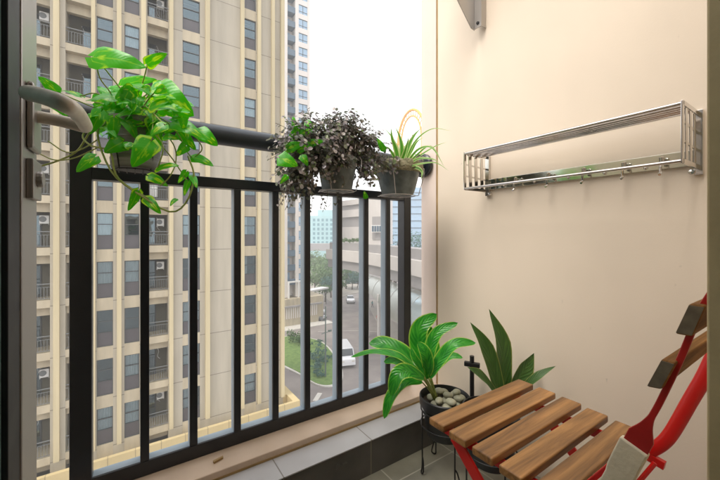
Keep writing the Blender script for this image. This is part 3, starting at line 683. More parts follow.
# --- hangers
def hanger(x0, x1, yc, zt_, zb_, label, m, r=.05):
    T = thing('pot_hanger', label, 'hanger', ((x0 + x1) / 2, yc, zb_), 'wire pot hangers on the railing')
    b = MB(); n = 26; xc = (x0 + x1) / 2; rx = (x1 - x0) / 2
    for z in (zt_, zb_):
        k = 1.0 if z == zt_ else .78; b = MB()
        b.tube([V((xc + rx * k * math.cos(2 * math.pi * i / n), yc + r * k * math.sin(2 * math.pi * i / n), z)) for i in range(n + 1)], .0016, 6, cap=False); b.build('ring', m, T, smooth=True)
    for xx in (x0 + .012, x1 - .012):
        kx = xc + (xx - xc) * .7
        b = MB(); b.tube(curve([(kx, yc - r * .7, zb_), (xx, yc - r * .75, zt_), (xx, yc + r * .4, zt_ + .035), (xx, 1.19, .372), (xx, 1.222, .3645), (xx, 1.262, .345), (xx, 1.262, .315)], 24), .0016, 6); b.build('wire_arm', m, T, smooth=True)
    b = MB()
    for k in range(-2, 3): b.tube([(xc + rx * .15 * k * 2, yc - r * .7, zb_ - .001), (xc + rx * .15 * k * 2, yc + r * .7, zb_ - .001)], .0015, 5)
    b.build('tray', m, T)
# --- pothos at the left
PY = 1.075
hanger(-.052, .068, PY, .272, .160, 'black wire hanger holding the grey pot of the trailing pothos', M['wire'], .058)
T = thing('pothos_plant', 'bright variegated pothos trailing from a grey slatted pot on the left of the railing', 'potted plant', (.01, PY, .165))
b = MB(); b.lathe([(0, .163), (.053, .163), (.055, .168), (.057, .19), (.0553, .193), (.0575, .215), (.0558, .218), (.0585, .24), (.0565, .243), (.059, .268), (.063, .272), (.063, .292), (.057, .292), (.055, .275), (0, .275)], (.010, PY, 0), 40); b.build('pot', M['boxpot'], T, smooth=True)
b = MB(); b.lathe([(0, .277), (.053, .2765)], (.010, PY, 0), 24); b.build('soil', M['soil'], T)
lb = MB(); vb = MB(); crown = V((.012, PY, .285))
PL = [  # base px, tip px, depth, width, upness, bend
 ((93, 57), (147, 67), .80, .062, .25), ((147, 64), (167, 53), .84, .032, .1), ((122, 86), (157, 79), .95, .044, .3),
 ((158, 90), (194, 116), .90, .088, .15), ((172, 122), (206, 139), .86, .046, .35), ((199, 131), (218, 146), .90, .045, .1),
 ((192, 157), (214, 166), .90, .034, .3), ((95, 157), (76, 172), .80, .034, .2), ((157, 169), (179, 165), .84, .026, .4),
 ((149, 176), (168, 186), .84, .030, .35), ((138, 191), (128, 211), .83, .026, .0), ((146, 198), (161, 214), .84, .030, .2),
 ((151, 141), (132, 167), .80, .058, .15), ((57, 92), (38, 76), .86, .034, .3), ((80, 96), (56, 91), .85, .030, .55),
 ((46, 96), (68, 117), .87, .040, .2), ((118, 97), (86, 100), .84, .046, .45), ((120, 104), (97, 86), .88, .044, .3),
 ((140, 110), (116, 116), .84, .040, .5), ((150, 108), (170, 100), .82, .036, .4), ((165, 125), (150, 136), .80, .034, .4),
 ((180, 132), (196, 150), .88, .036, .2), ((186, 172), (178, 183), .87, .020, .2), ((192, 176), (197, 188), .87, .020, .1),
 ((188, 182), (184, 196), .87, .018, .1), ((176, 199), (170, 206), .85, .014, .2), ((186, 146), (176, 156), .86, .028, .2),
 ((114, 118), (112, 141), .82, .034, .1), ((124, 116), (137, 139), .84, .036, .15), ((152, 118), (161, 146), .86, .042, .15), ((101, 112), (90, 134), .82, .036, .2), ((168, 112), (182, 96), .90, .05, .2), ((130, 98), (142, 84), .90, .040, .2), ((112, 112), (92, 122), .86, .032, .5), ((144, 126), (128, 133), .84, .030, .6)]
pr = random.Random(11)
for k in range(125):
    a = pr.uniform(0, 2 * math.pi); r_ = math.sqrt(pr.random())
    x, y = 138 + 50 * r_ * math.cos(a), 115 + 32 * r_ * math.sin(a); b2 = pr.uniform(0, 2 * math.pi); l = pr.uniform(10, 23)
    if x + l * math.cos(b2) < 84: continue
    PL.append(((x, y), (x + l * math.cos(b2), y + l * .7 * math.sin(b2) + 3), pr.uniform(.82, 1.0), l / 338 * .9 * pr.uniform(.6, .85), pr.uniform(.1, .8)))
for i, (bp, tp, d, w, u) in enumerate(PL):
    p0 = P3(*bp, d); p2 = P3(*tp, d + pr.uniform(-.03, .02)); L0 = (p2 - p0).length
    nrm = (toC(p0, u) + V((pr.uniform(-.25, .25), pr.uniform(-.2, .2), 0))).normalized(); p1 = (p0 + p2) / 2 + nrm * L0 * .10
    lb.leaf([p0, p1, p2 - nrm * L0 * .04], w, nrm, 'heart', fold=.18, nseg=12, wave=.03, seed=i)
    if i > 12 and i % 4 == 0 and bp[1] > 60 or i in (0, 2, 3, 12, 13, 14, 16):
        mid = (p0 + crown) / 2 + V((pr.uniform(-.02, .02), 0, pr.uniform(-.01, .05)))
        vb.tube(curve([crown + V((pr.uniform(-.04, .04), pr.uniform(-.03, .03), 0)), mid, p0], 10), .0017, 6)
VN = [[(108, 118, .86), (98, 128, .84), (101, 149, .82), (115, 176, .82), (143, 197, .83), (171, 212, .84), (187, 201, .86), (194, 176, .87), (188, 156, .88)],
      [(112, 116, .86), (84, 133, .84), (90, 145, .83), (110, 152, .82), (118, 178, .82), (150, 200, .84)],
      [(110, 120, .88), (93, 128, .86), (78, 150, .86), (60, 160, .86), (38, 167, .87)],
      [(97, 140, .84), (82, 149, .85), (66, 152, .86), (48, 141, .87)],
      [(97, 148, .84), (74, 158, .85), (55, 160, .86), (40, 154, .87)],
      [(96, 62, .80), (100, 78, .82), (110, 92, .84), (116, 104, .87), (118, 116, .92)],
      [(147, 66, .84), (142, 84, .86), (132, 104, .88), (124, 118, .92)],
      [(130, 116, .92), (160, 118, .86), (178, 134, .86), (186, 150, .88), (192, 158, .90)],
      [(140, 118, .92), (166, 108, .88), (186, 124, .88), (198, 132, .90)],
      [(150, 120, .90), (172, 142, .86), (176, 160, .86), (170, 176, .84), (160, 186, .84)],
      [(132, 122, .92), (150, 130, .86), (163, 146, .84), (158, 168, .84)],
      [(194, 158, .90), (202, 148, .90), (192, 132, .89)]]
for i, v in enumerate(VN): vb.tube(curve([P3(*q) for q in v], 26), [.0023 if i < 3 else .0016] * 27, 7)
lb.build('leaves', M['pothos'], T, smooth='full'); vb.build('vines', M['stem'], T, smooth='full')

# --- bushy dark plant, centre
BX, BY = .625, 1.075
hanger(BX - .085, BX + .085, BY, .262, .148, 'pale wire hanger under the bushy dark plant', M['whitewire'], .07)
T = thing('bushy_trailing_plant', 'dense plant of tiny silvery purple leaves spilling over its pot on the railing', 'potted plant', (BX, BY, .15))
b = MB(); b.lathe([(0, .150), (.052, .150), (.055, .155), (.072, .25), (.075, .252), (.075, .268), (.07, .268), (.066, .252), (0, .252)], (BX, BY, 0), 36); b.build('pot', M['potgrey'], T, smooth=True)
lb = MB(); vb = MB(); pr = random.Random(5)
def tiny(c, s, n):
    n = V(n).normalized(); t = V((pr.uniform(-1, 1), pr.uniform(-1, 1), pr.uniform(-1, 1))); t = (t - n * t.dot(n)).normalized(); w = t.cross(n)
    m0 = t * s * .5; a_ = [m0 + (t * math.cos(k_ * 1.0472) * .5 + w * math.sin(k_ * 1.0472) * .40) * s + n * s * .07 * abs(math.sin(k_ * 1.0472)) for k_ in range(6)]
    lb.add([c + q_ for q_ in a_] + [c + m0], [(k_, (k_ + 1) % 6, 6) for k_ in range(6)])
top = V((BX - .01, BY, .255))
lobes = [((298, 152), 1.10, (.085, .085, .100), 800), ((289, 176), 1.12, (.055, .05, .075), 330), ((330, 147), 1.20, (.130, .100, .112), 1700), ((320, 165), 1.12, (.10, .04, .055), 760), ((305, 132), 1.14, (.07, .07, .06), 360), ((345, 128), 1.22, (.09, .07, .06), 420), ((350, 140), 1.27, (.085, .08, .085), 560), ((369, 150), 1.30, (.085, .075, .080), 620), ((368, 172), 1.26, (.055, .045, .060), 220), ((300, 186), 1.10, (.06, .03, .05), 170)]
for (cp, dd_, rr, cnt) in lobes:
    c0_ = P3(*cp, dd_); tips = []
    for k in range(int(cnt / 9)):
        d = V((pr.gauss(0, 1), pr.gauss(0, 1), pr.gauss(0, 1))).normalized(); L3 = pr.uniform(.6, 1.12) if pr.random() < .85 else pr.uniform(1.1, 1.32)
        e = c0_ + V((d.x * rr[0], d.y * rr[1], d.z * rr[2])) * L3
        st_ = top.lerp(c0_, .75) + V((pr.gauss(0, .012),) * 3); mid = (st_ + e) / 2 + V((0, 0, .02)); P = curve([st_, mid, e], 8); vb.tube(P, .0008, 4, cap=False)
        for i in range(3, 9):
            for _ in range(2):
                c = P[i] + V((pr.gauss(0, .004), pr.gauss(0, .004), pr.gauss(0, .004)))
                tiny(c, pr.uniform(.009, .0175), (d * 1.1 + V((pr.uniform(-.8, .8), pr.uniform(-.9, .5), pr.uniform(-.1, 1.1)))))
# a few wisps hanging below the middle rail
for px_, py_, l in ((279, 184, 16), (283, 190, 17), (292, 192, 17), (308, 186, 24), (320, 194, 14), (327, 186, 26), (330, 198, 9), (300, 196, 12), (336, 190, 16), (288, 190, 20)):
    p0 = atY(px_, py_, 1.10); p1 = atY(px_ + pr.uniform(-5, 5), py_ + l, 1.10); P = curve([p0, (p0 + p1) / 2 + V((.01, 0, 0)), p1], 8); vb.tube(P, .0009, 4)
    for i in range(1, 9):
        if pr.random() < .6: tiny(P[i] + V((pr.gauss(0, .003),) * 3), pr.uniform(.008, .014), (pr.uniform(-1, 1), -1, .5))
lb.build('small_leaves', M['smallleaf'], T); vb.build('stems', M['brownstem'], T)
lb = MB()
for i, (bp, tp, d, w) in enumerate([((287, 149), (303, 143), 1.05, .040), ((284, 163), (291, 160), 1.02, .03), ((280, 158), (298, 166), 1.01, .052), ((293, 138), (300, 124), 1.08, .032), ((300, 134), (314, 130), 1.08, .028),
                                   ((302, 156), (308, 166), 1.05, .028), ((308, 144), (324, 141), 1.08, .030), ((295, 128), (293, 116), 1.1, .022), ((306, 122), (314, 128), 1.1, .026), ((298, 150), (310, 146), 1.06, .03), ((366, 198), (364, 191), 1.25, .020), ((384, 150), (377, 138), 1.25, .026), ((287, 176), (280, 184), 1.05, .02)]):
    p0 = P3(*bp, d); p2 = P3(*tp, d); n_ = toC(p0, .25); lb.leaf([p0, (p0 + p2) / 2 + n_ * .004, p2], w, n_, 'heart', fold=.2, nseg=8, seed=i, wave=.02)
lb.build('pothos_leaves', M['pothos'], T, smooth='full')

# --- spider plant, right
SX, SY = .925, 1.085
hanger(SX - .100, SX + .100, SY, .262, .150, 'pale wire tray hanger under the dark pot nearest the wall', M['whitewire'], .085)
T = thing('spider_plant', 'arching spider plant in dark grey pot with coir rim beside the wall', 'potted plant', (SX, SY, .155))
b = MB(); b.lathe([(0, .154), (.062, .154), (.066, .158), (.074, .182), (.090, .245), (.096, .258), (.096, .262), (.088, .262), (.086, .255), (0, .255)], (SX, SY, 0), 48); b.build('pot', M['potgrey'], T, smooth=True)
b = MB(); n = 40
for j, (r_, z) in enumerate(((.097, .252), (.100, .268), (.096, .284), (.086, .291), (.05, .293), (0, .292))):
    pass
prof = [(.0965, .240), (.1045, .246), (.1055, .262), (.1035, .278), (.096, .289), (.075, .292), (.04, .292), (0, .291)]
b.lathe(prof, (SX, SY, 0), n)
for i, v in enumerate(b.v): 
    a = math.atan2(v.y - SY, v.x - SX); b.v[i] = v + V((math.cos(a), math.sin(a), 1)) * .0035 * noise.noise(v * 60)
b.build('coir_liner', M['moss'], T, smooth='full')
lb = MB(); D0 = 1.375
BL = [([(399, 165), (396, 150), (392, 138), (391, 127)], 1.36, 1.34, .016), ([(401, 165), (402, 150), (400, 138), (395, 126)], 1.37, 1.36, .015), ([(402, 166), (408, 148), (414, 136), (421, 128)], 1.36, 1.34, .015),
      ([(403, 166), (411, 152), (417, 142), (424, 137)], 1.36, 1.30, .010), ([(400, 166), (398, 150), (391, 136), (383, 127)], 1.38, 1.42, .008),
      ([(404, 166), (415, 142), (432, 129), (452, 131)], 1.35, 1.22, .006), ([(405, 166), (418, 150), (432, 148), (445, 168)], 1.35, 1.24, .0085), ([(405, 167), (416, 156), (430, 146), (441, 158)], 1.36, 1.28, .007),
      ([(406, 167), (418, 159), (432, 159), (440, 163)], 1.35, 1.25, .008), ([(406, 168), (420, 164), (436, 163), (449, 171)], 1.34, 1.24, .006), ([(402, 166), (405, 150), (411, 140), (413, 133)], 1.38, 1.40, .012),
      ([(398, 166), (393, 155), (388, 148), (383, 146)], 1.36, 1.32, .010), ([(406, 166), (421, 155), (436, 146), (447, 142)], 1.37, 1.36, .006), ([(410, 168), (417, 168), (422, 172), (421, 180)], 1.34, 1.30, .012),
      ([(400, 165), (404, 155), (407, 145), (409, 136)], 1.33, 1.28, .012)]
for i, (pp, d0, d1, w) in enumerate(BL):
    p = [P3(x, y, d0 + (d1 - d0) * j / 3) for j, (x, y) in enumerate(pp)]; n_ = toC(p[1], .4)
    lb.leaf(p, w * 1.45, n_, 'strap', fold=.4, nseg=16)
lb.build('leaves', M['spider'], T, smooth='full')
lb = MB(); pr = random.Random(9)
for k in range(70):
    c = P3(pr.uniform(377, 399), pr.uniform(158, 172), 1.31 + pr.uniform(-.03, .05)); tiny(c, pr.uniform(.012, .02), (pr.uniform(-1, 1), -1, pr.uniform(0, 1)))
for k in range(14):
    c = P3(pr.uniform(415, 423), pr.uniform(155, 162), 1.36); tiny(c, pr.uniform(.01, .016), (pr.uniform(-1, 1), -1, pr.uniform(0, 1)))
lb.build('small_leaves', M['smallleaf'], T)

# ================================================================ apartment building opposite
FY = 26.0; ZB, ZTOP = -13.1, 34.0
AB = thing('apartment_building', 'tall cream apartment block with balconies and pilasters filling the left', 'building', (2, FY, GROUND))
solid = [(-14, -9.2), (-6.2, -5.6), (-3.87, -3.2), (-2.0, -1.76), (-.95, -.37), (.43, .86), (2.05, 2.9), (3.99, 7.05), (7.93, 10.1)]
b = MB()
for x0, x1 in solid: b.box((x0, FY, GROUND), (x1, FY + 1.6, ZTOP))
b.box((-14, FY + 1.6, GROUND), (10.1, FY + 16, ZTOP)); b.build('wall', M['facade'], AB)
rows = list(range(-4, 11))
for x0, x1 in ((-1.76, -.95), (-.37, .43), (2.9, 3.99), (7.05, 7.93)):
    for k in rows: b = MB(); b.box((x0, FY + .02, -1.1 + 3 * k - .75 if k > -4 else -14.2), (x1, FY + .3, -1.1 + 3 * k)); b.build('spandrel', M['spandrel'], AB)
for x0, x1 in ((-6.1, -5.85), (-3.70, -3.44), (-2.0, -1.81), (-.75, -.52), (.51, .78), (2.09, 2.32), (4.32, 4.60), (6.75, 6.99), (8.0, 8.24), (9.1, 9.33), (9.86, 10.13)):
    c = MB(); c.box((x0, FY - .28, ZB - .1), (x1, FY - .002, ZTOP)); c.build('pilaster', M['pilaster'], AB)
for x0, x1 in ((-9.2, -6.2), (-5.6, -3.87), (-3.2, -2.0), (.86, 2.05)):
    for k in rows:
        z0 = -.93 + 3 * k; b = MB(); b.prism([(x0, FY + .02, z0), (x0, FY + .02, z0 - .44), (x0, FY + .45, z0 - .44), (x0, FY + .45, z0 - .94), (x0, FY + .75, z0 - .94), (x0, FY + .75, z0 - .44), (x0, FY + 1.6, z0 - .44), (x0, FY + 1.6, z0)], (x1 - x0, 0, 0)); b.build('balcony_slab', M['spandrel'], AB)
wr = random.Random(21)
def wave_sheet(b, x0, x1, y, z0, z1, amp=.022, n=18):
    vs = []; 
    for z in (z0, z1):
        for i in range(n + 1): vs.append((x0 + (x1 - x0) * i / n, y + amp * math.sin(i * 1.9), z))
    b.add(vs, [(i, i + 1, n + 2 + i, n + 1 + i) for i in range(n)])
for x0, x1 in ((-1.76, -.95), (-.37, .43), (2.9, 3.99), (7.05, 7.93)):
    for k in rows:
        zb_ = -1.1 + 3 * k; f = MB(); y = FY + .10; t = .05
        f.box((x0, y, zb_), (x0 + t, y + .08, zb_ + 2.25)); f.box((x1 - t, y, zb_), (x1, y + .08, zb_ + 2.25)); f.box((x0 + t, y, zb_ + 2.25 - t), (x1 - t, y + .08, zb_ + 2.25))
        f.box((x0 + t, y, zb_), (x1 - t, y + .08, zb_ + t)); f.box((x0 + t, y - .01, zb_ + .84), (x1 - t, y + .08, zb_ + .84 + t)); f.box((x0 + t, y - .01, zb_ + 1.52), (x1 - t, y + .08, zb_ + 1.52 + t))
        W_ = f.build('window', M['frame'], AB)
        g = MB(); g.box((x0 + t, y + .03, zb_ + t), (x1 - t, y + .06, zb_ + .84)); g.build('lower_panel', M['darkpanel'], W_)
        g = MB(); g.add([(x0 + t, y + .04, zb_ + .89), (x1 - t, y + .04, zb_ + .89), (x1 - t, y + .04, zb_ + 2.2), (x0 + t, y + .04, zb_ + 2.2)], [(0, 1, 2, 3)]); g.build('pane', M['pane'], W_)
        g = MB(); g.box((x0, FY + .9, zb_), (x1, FY + .95, zb_ + 2.25)); g.build('room_backing', M['room'], W_)
        q = wr.random()
        if (k, x0) in ((-1, -1.76), (-1, -.37)) or q < .26:
            g = MB(); wave_sheet(g, x0 + t, x1 - t, FY + .24, zb_ + .86, zb_ + 2.22); g.build('curtain', M['curtain'], W_)
        elif (k, x0) in ((-3, -.37), (-4, -1.76)) or q < .32:
            g = MB(); wave_sheet(g, x0 + t, x1 - t, FY + .24, zb_ + .86, zb_ + 2.22); g.build('curtain', M['curtainp'], W_)
        elif (k, x0) == (-4, -.37):
            g = MB(); wave_sheet(g, x0 + t, x1 - t, FY + .24, zb_ + .86, zb_ + 2.22); g.build('curtain', M['curtainr'], W_)
        elif q < .5:
            g = MB(); wave_sheet(g, x0 + t, x0 + (x1 - x0) * wr.uniform(.2, .45), FY + .24, zb_ + .86, zb_ + 2.22, n=8); g.build('curtain', M['curtain'], W_)
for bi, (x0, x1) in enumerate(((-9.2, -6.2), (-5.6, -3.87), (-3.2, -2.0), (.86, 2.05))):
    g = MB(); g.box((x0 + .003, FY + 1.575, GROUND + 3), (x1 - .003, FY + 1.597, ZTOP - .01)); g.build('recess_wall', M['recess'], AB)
    for k in rows:
        zf = -.93 + 3 * k
        g = MB(); g.box((x0, FY + .06, zf + .90), (x1, FY + .10, zf + .95)); g.box((x0, FY + .06, zf + .72), (x1, FY + .09, zf + .745)); g.box((x0, FY + .06, zf + .08), (x1, FY + .09, zf + .11))
        n = int((x1 - x0) / .13)
        for i in range(1, n): xx = x0 + (x1 - x0) * i / n; g.box((xx - .010, FY + .065, zf + .11), (xx + .010, FY + .085, zf + .72))
        Rr = g.build('balcony_railing', M['railing'], AB)
        dx0, dx1 = (x0 + .08, x0 + .55) if bi != 2 else (x1 - .58, x1 - .1)
        if bi < 2: dx0, dx1 = x1 - 1.05, x1 - .60
        g = MB(); g.box((dx0, FY + 1.52, zf), (dx1, FY + 1.573, zf + 1.95)); D_ = g.build('balcony_door', M['frame'], AB)
        g = MB(); g.add([(dx0 + .07, FY + 1.51, zf + .1), (dx1 - .07, FY + 1.51, zf + .1), (dx1 - .07, FY + 1.51, zf + 1.88), (dx0 + .07, FY + 1.51, zf + 1.88)], [(0, 1, 2, 3)]); g.build('pane', M['pane'], D_)
        if wr.random() < (.8 if bi < 2 else .5):
            ax = x1 - .40 if bi != 2 else x0 + .35
            az_ = zf + 1.35 + wr.uniform(-.05, .1)
            g = MB(); g.box((ax - .22, FY + .95, az_), (ax + .22, FY + 1.25, az_ + .50)); U = g.build('ac_unit', M['acwhite'], AB, bevel=.02, seg=1)
            g = MB(); g.tube([(ax - .06, FY + .948, az_ + .27), (ax - .06, FY + .94, az_ + .27)], .17, 16); g.build('fan_grille', M['railing'], U)
            for sx_ in (-.2, .2): g = MB(); g.bar((ax + sx_, FY + 1.0, az_ - .04), (ax + sx_, FY + 1.6, az_ - .04), .03, .05); g.build('bracket', M['acwhite'], U)
        if wr.random() < .6:
            g = MB(); xx = x0 + .5 * (x1 - x0); g.tube(curve([(xx, FY + 1.55, zf + 1.9), (xx + .12, FY + 1.52, zf + 1.55), (xx + .05, FY + 1.55, zf + 1.2), (xx + .2, FY + 1.55, zf + 1.0)], 8), .02, 5); g.build('drain_pipe', M['acwhite'], AB)
        if (bi, k) in ((2, -4), (1, -3), (2, 2), (3, 1)):
            g = MB(); wave_sheet(g, x0 + .15, x0 + .6, FY + .5, zf + .25, zf + 1.3, .05, 10); g.build('laundry', M['teal'] if (bi, k) == (2, -4) else M['curtain'], AB)
b = MB(); b.box((-14, 24.5, -14.5), (10.40, 24.75, -13.2)); b.box((-14, 24.75, -14.5), (10.40, FY, -13.9)); b.box((10.40, 24.5, -14.5), (10.9, 27.8, -13.2)); b.box((10.1, FY, -14.5), (10.4, 27.8, -13.2)); b.build('parapet', M['parapet'], AB)
b = MB(); b.box((-14, 24.9, GROUND), (10.6, FY - .002, -14.5)); b.build('base_wall', M['spandrel'], AB)

# ================================================================ slim tower behind
T2 = thing('slim_tower', 'distant white high-rise with blue balcony recesses beyond the cream block', 'building', (24, 58, GROUND))
TY = 58.0; tb = MB(); TT = 56
FP = 2.62
for x0, x1 in ((14, 23.38), (24.93, 25.56), (27.35, 27.85)): tb.box((x0, TY, -12.0), (x1, TY + 1.6, TT))
tb.box((14, TY + 1.6, -12), (27.85, TY + 12, TT)); 
z = -9.4; k = 0
while z < TT - 3:
    tb.box((25.56, TY + .03, z - .95 if k else -12), (27.35, TY + .3, z)); z += FP; k += 1
tb.build('wall', M['towerwhite'], T2)
z = -9.4; k = 0
while z < TT - 3:
    zz_ = z; f = MB(); f.box((25.56, TY + .12, zz_), (27.35, TY + .2, zz_ + .06)); f.box((25.56, TY + .12, zz_ + 1.6), (27.35, TY + .2, zz_ + 1.67)); f.box((26.42, TY + .12, zz_), (26.5, TY + .2, zz_ + 1.6)); f.box((25.56, TY + .12, zz_ + .45), (27.35, TY + .2, zz_ + .52))
    Wn = f.build('window', M['frame'], T2)
    f = MB(); f.add([(25.56, TY + .17, zz_), (27.35, TY + .17, zz_), (27.35, TY + .17, zz_ + 1.6), (25.56, TY + .17, zz_ + 1.6)], [(0, 1, 2, 3)]); f.build('pane', M['skyglass'], Wn)
    f = MB(); f.box((23.38, TY + .1, z - .35), (24.93, TY + 1.6, z - .15)); f.box((23.38, TY + .1, z - .15), (24.93, TY + .16, z + .75)); B_ = f.build('balcony', M['blue'], T2)
    f = MB(); f.box((23.6, TY + 1.5, z - .15), (24.4, TY + 1.59, z + 1.8)); f.build('balcony_door', M['skyglass'], B_)
    z += FP; k += 1
b = MB(); b.box((14, TY - .9, GROUND), (30.2, TY + 10, -12.1)); b.build('podium', M['spandrel'], T2)
b = MB()
for i in range(16): b.box((22.3 + i * .42, TY - 1.02, GROUND + 1.4), (22.3 + i * .42 + .22, TY - .9, GROUND + 3.4))
b.build('slat_screen', M['towerwhite'], T2)
b = MB(); b.box((22.2, TY - 1.3, GROUND + 3.42), (29.8, TY - .9, GROUND + 3.7)); b.build('awning', M['malltaupe'], T2)
b = MB()
for x in (23.4, 25.3, 27.2): b.box((x, TY - .35, -12.09), (x + .25, TY - .02, -9.3))
b.box((23.4, TY - .35, -9.3), (27.45, TY - .02, -9.05)); b.build('white_portal', M['white'], T2)
b = MB(); b.box((14, TY - 3.4, GROUND - .05), (31, TY - .9, GROUND + .12)); struct(b, 'tower_footway', M['kerb'])

# ================================================================ cyan block, glass block
p = atD(322, 231, 150)
CB = thing('cyan_office_block', 'hazy pale turquoise office block far down the street', 'building', (p.x, p.y, GROUND))
def oriented(b, o, yaw, boxes):
    Mx = Matrix.Translation(V(o)) @ Matrix.Rotation(yaw, 4, 'Z')
    for a, c in boxes: b.box(a, c, Mx)
yw = -YAW
o = (p.x, p.y, 0)
b = MB(); oriented(b, o, yw, [((-8, 0, GROUND), (5.4, 14, 7.0)), ((-2.0, 1, 7.0), (5.4, 13, 9.6))]); b.build('wall', M['cyan'], CB)
for r_ in range(7):
    for c in range(5):
        b = MB(); oriented(b, o, yw, [((-4 + c * 1.9, -.05, -7.5 + r_ * 2.0), (-3.0 + c * 1.9, 0, -6.3 + r_ * 2.0))]); b.build('window', M['cyanwin'], CB)
b = MB(); oriented(b, o, yw, [((-9, -6, -8.2), (9, -.1, -5.2))]); b.build('grey_terrace', M['malltaupe'], CB)
b = MB(); oriented(b, o, yw, [((-6, -6.2, -11), (2.5, -6.02, -8.3))]); b.build('glass_band', M['cyan'], CB)
p = atD(405, 231, 125)
GB = thing('blue_glass_block', 'pale blue glass office block with floor lines behind the mall deck by the wall', 'building', (p.x, p.y, GROUND))
o = (p.x, p.y, 0)
b = MB(); oriented(b, o, yw - .1, [((-8.6, 0, GROUND), (22, 16, 16.3))]); b.build('curtain_wall', M['skyglass'], GB)
b = MB(); oriented(b, o, yw - .1, [((-8.6, -.15, -4 + i * 2.6), (22, -.02, -3.7 + i * 2.6)) for i in range(8)]); b.build('floor_lines', M['blue'], GB)

# ================================================================ mall with curved deck and canopy
MA = thing('mall_building', 'low beige shopping mall with banded upper block and curved deck across the street', 'building', (44, 40, GROUND))
ctl = [(326, 71), (342, 66), (372, 57), (395, 49), (420, 42), (450, 36)]
front = [atD(x, 231.5, d) for x, d in ctl]; front = [V((p.x, p.y, 0)) for p in front]; F = curve(front, 30)
def ribbon(z0, z1, off0, off1, pts=None):
    P_ = pts or F; b = MB(); n = len(P_); vs = []
    for i, p in enumerate(P_):
        T_ = (P_[min(i + 1, n - 1)] - P_[max(i - 1, 0)]).normalized(); nr = V((-T_.y, T_.x, 0)); 
        if nr.dot(-p) < 0: nr = -nr
        for o_, z in ((off0, z0), (off0, z1), (off1, z1), (off1, z0)): vs.append(p + nr * o_ + V((0, 0, z)))
    b.add(vs, [(i * 4 + k, i * 4 + (k + 1) % 4, i * 4 + 4 + (k + 1) % 4, i * 4 + 4 + k) for i in range(n - 1) for k in range(4)] + [(3, 2, 1, 0), tuple(4 * (n - 1) + k for k in range(4))]); return b
ribbon(-5.7, -3.7, 0, -3).build('deck_parapet', M['mallcream'], MA)
ribbon(-3.7, -2.3, -.9, -3).build('upper_parapet', M['malltaupe'], MA)
ribbon(-7.4, -5.75, -.5, -3).build('deck_fascia', M['malltaupe'], MA)
ribbon(-7.5, -5.0, -3, -25).build('deck', M['malltaupe'], MA)
SF = curve([V((q_.x, q_.y, 0)) for q_ in [atD(x, 231.5, d) for x, d in ((369, 58), (395, 49), (420, 42), (450, 36))]], 20)
ribbon(GROUND, -7.5, -7, -25, SF).build('shopfront_wall', M['mallcream'], MA)
ribbon(GROUND + .3, -10.5, -6.9, -6.97, SF).build('shopfront_glass', M['paneblue'], MA)
# upper block
UB = [f for f in F]; up_pts = [f for f in curve(front[:4], 24)]
ub = [V((p.x, p.y, 0)) for p in (atD(327, 231.5, 75), atD(342, 231.5, 70), atD(360, 231.5, 64.5), atD(366.5, 231.5, 62.5))]; ub = curve(ub, 10)
zs = [(-2.3, .95, 'mallcream', -1.5), (.95, 3.0, 'malltaupe', -1.9), (3.0, 4.5, 'mallcream', -1.5), (4.5, 5.5, 'malltaupe', -1.9), (5.5, 6.6, 'mallcream', -1.5)]
for z0, z1, m_, off in zs: ribbon(z0, z1, off, -5, ub).build('storey_band', M[m_], MA)
ub2 = [V((p.x, p.y, 0)) for p in (atD(366.5, 231.5, 61), atD(376, 231.5, 59), atD(386, 231.5, 58))]; ub2 = curve(ub2, 6)
ribbon(-2.3, 6.8, 0, -3, ub2).build('corner_bay', M['mallcream'], MA)
b = ribbon(-1.4, 2.6, .15, -.1, [ub2[2], ub2[3], ub2[4], ub2[5]]); b.build('bay_panel', M['malltaupe'], MA)
wp = [atD(372.5, 231.5, 58.9), atD(383, 231.5, 57.7)]; wp = [V((p.x, p.y, 0)) for p in wp]
ribbon(-.15, 1.1, .35, .2, curve(wp, 6)).build('window', M['white'], MA)
for i in range(4):
    a_, b_ = wp[0].lerp(wp[1], .06 + i * .235), wp[0].lerp(wp[1], .06 + i * .235 + .18); ribbon(-.02, .97, .42, .36, [a_, b_]).build('window_pane', M['blue'], MA)
# planting on the terrace of the mall
def leafcloud(c, r, n, s, seed):
    b = MB(); q = random.Random(seed); c = V(c)
    cl = [V((q.gauss(0, .45), q.gauss(0, .45), q.gauss(0, .4))) for _ in range(max(4, n // 60))]
    for i in range(n):
        k = q.choice(cl); d = k + V((q.gauss(0, .28), q.gauss(0, .28), q.gauss(0, .24)))
        if d.length > 1.15: d = d.normalized() * q.uniform(.7, 1.1)
        p = c + V((d.x * r[0], d.y * r[1], d.z * r[2])); nv = (d + V((q.uniform(-.7, .7), q.uniform(-.7, .7), q.uniform(-.2, 1)))).normalized()
        t = nv.orthogonal().normalized(); t = Matrix.Rotation(q.uniform(0, 6.28), 3, nv) @ t; w = nv.cross(t); ss = s * q.uniform(.6, 1.4)
        b.add([p - t * ss, p + w * ss * .6, p + t * ss, p - w * ss * .6], [(0, 1, 2, 3)])
    return b
for i, (x, d) in enumerate(((342.5, 67.8), (346, 66.8), (350, 65.8), (354, 64.6), (358, 63.6))):
    c = atD(x, 231.5, d); c.z = -1.6
    T = thing('terrace_shrub', '%s shrub from the left in the row on the mall terrace' % ('first', 'second', 'third', 'fourth', 'fifth')[i], 'shrub', (c.x, c.y, -2.3), 'shrubs on the mall terrace')
    leafcloud(c, (.75, .75, .6), 90, .16, i).build('foliage', M['tree2'], T)
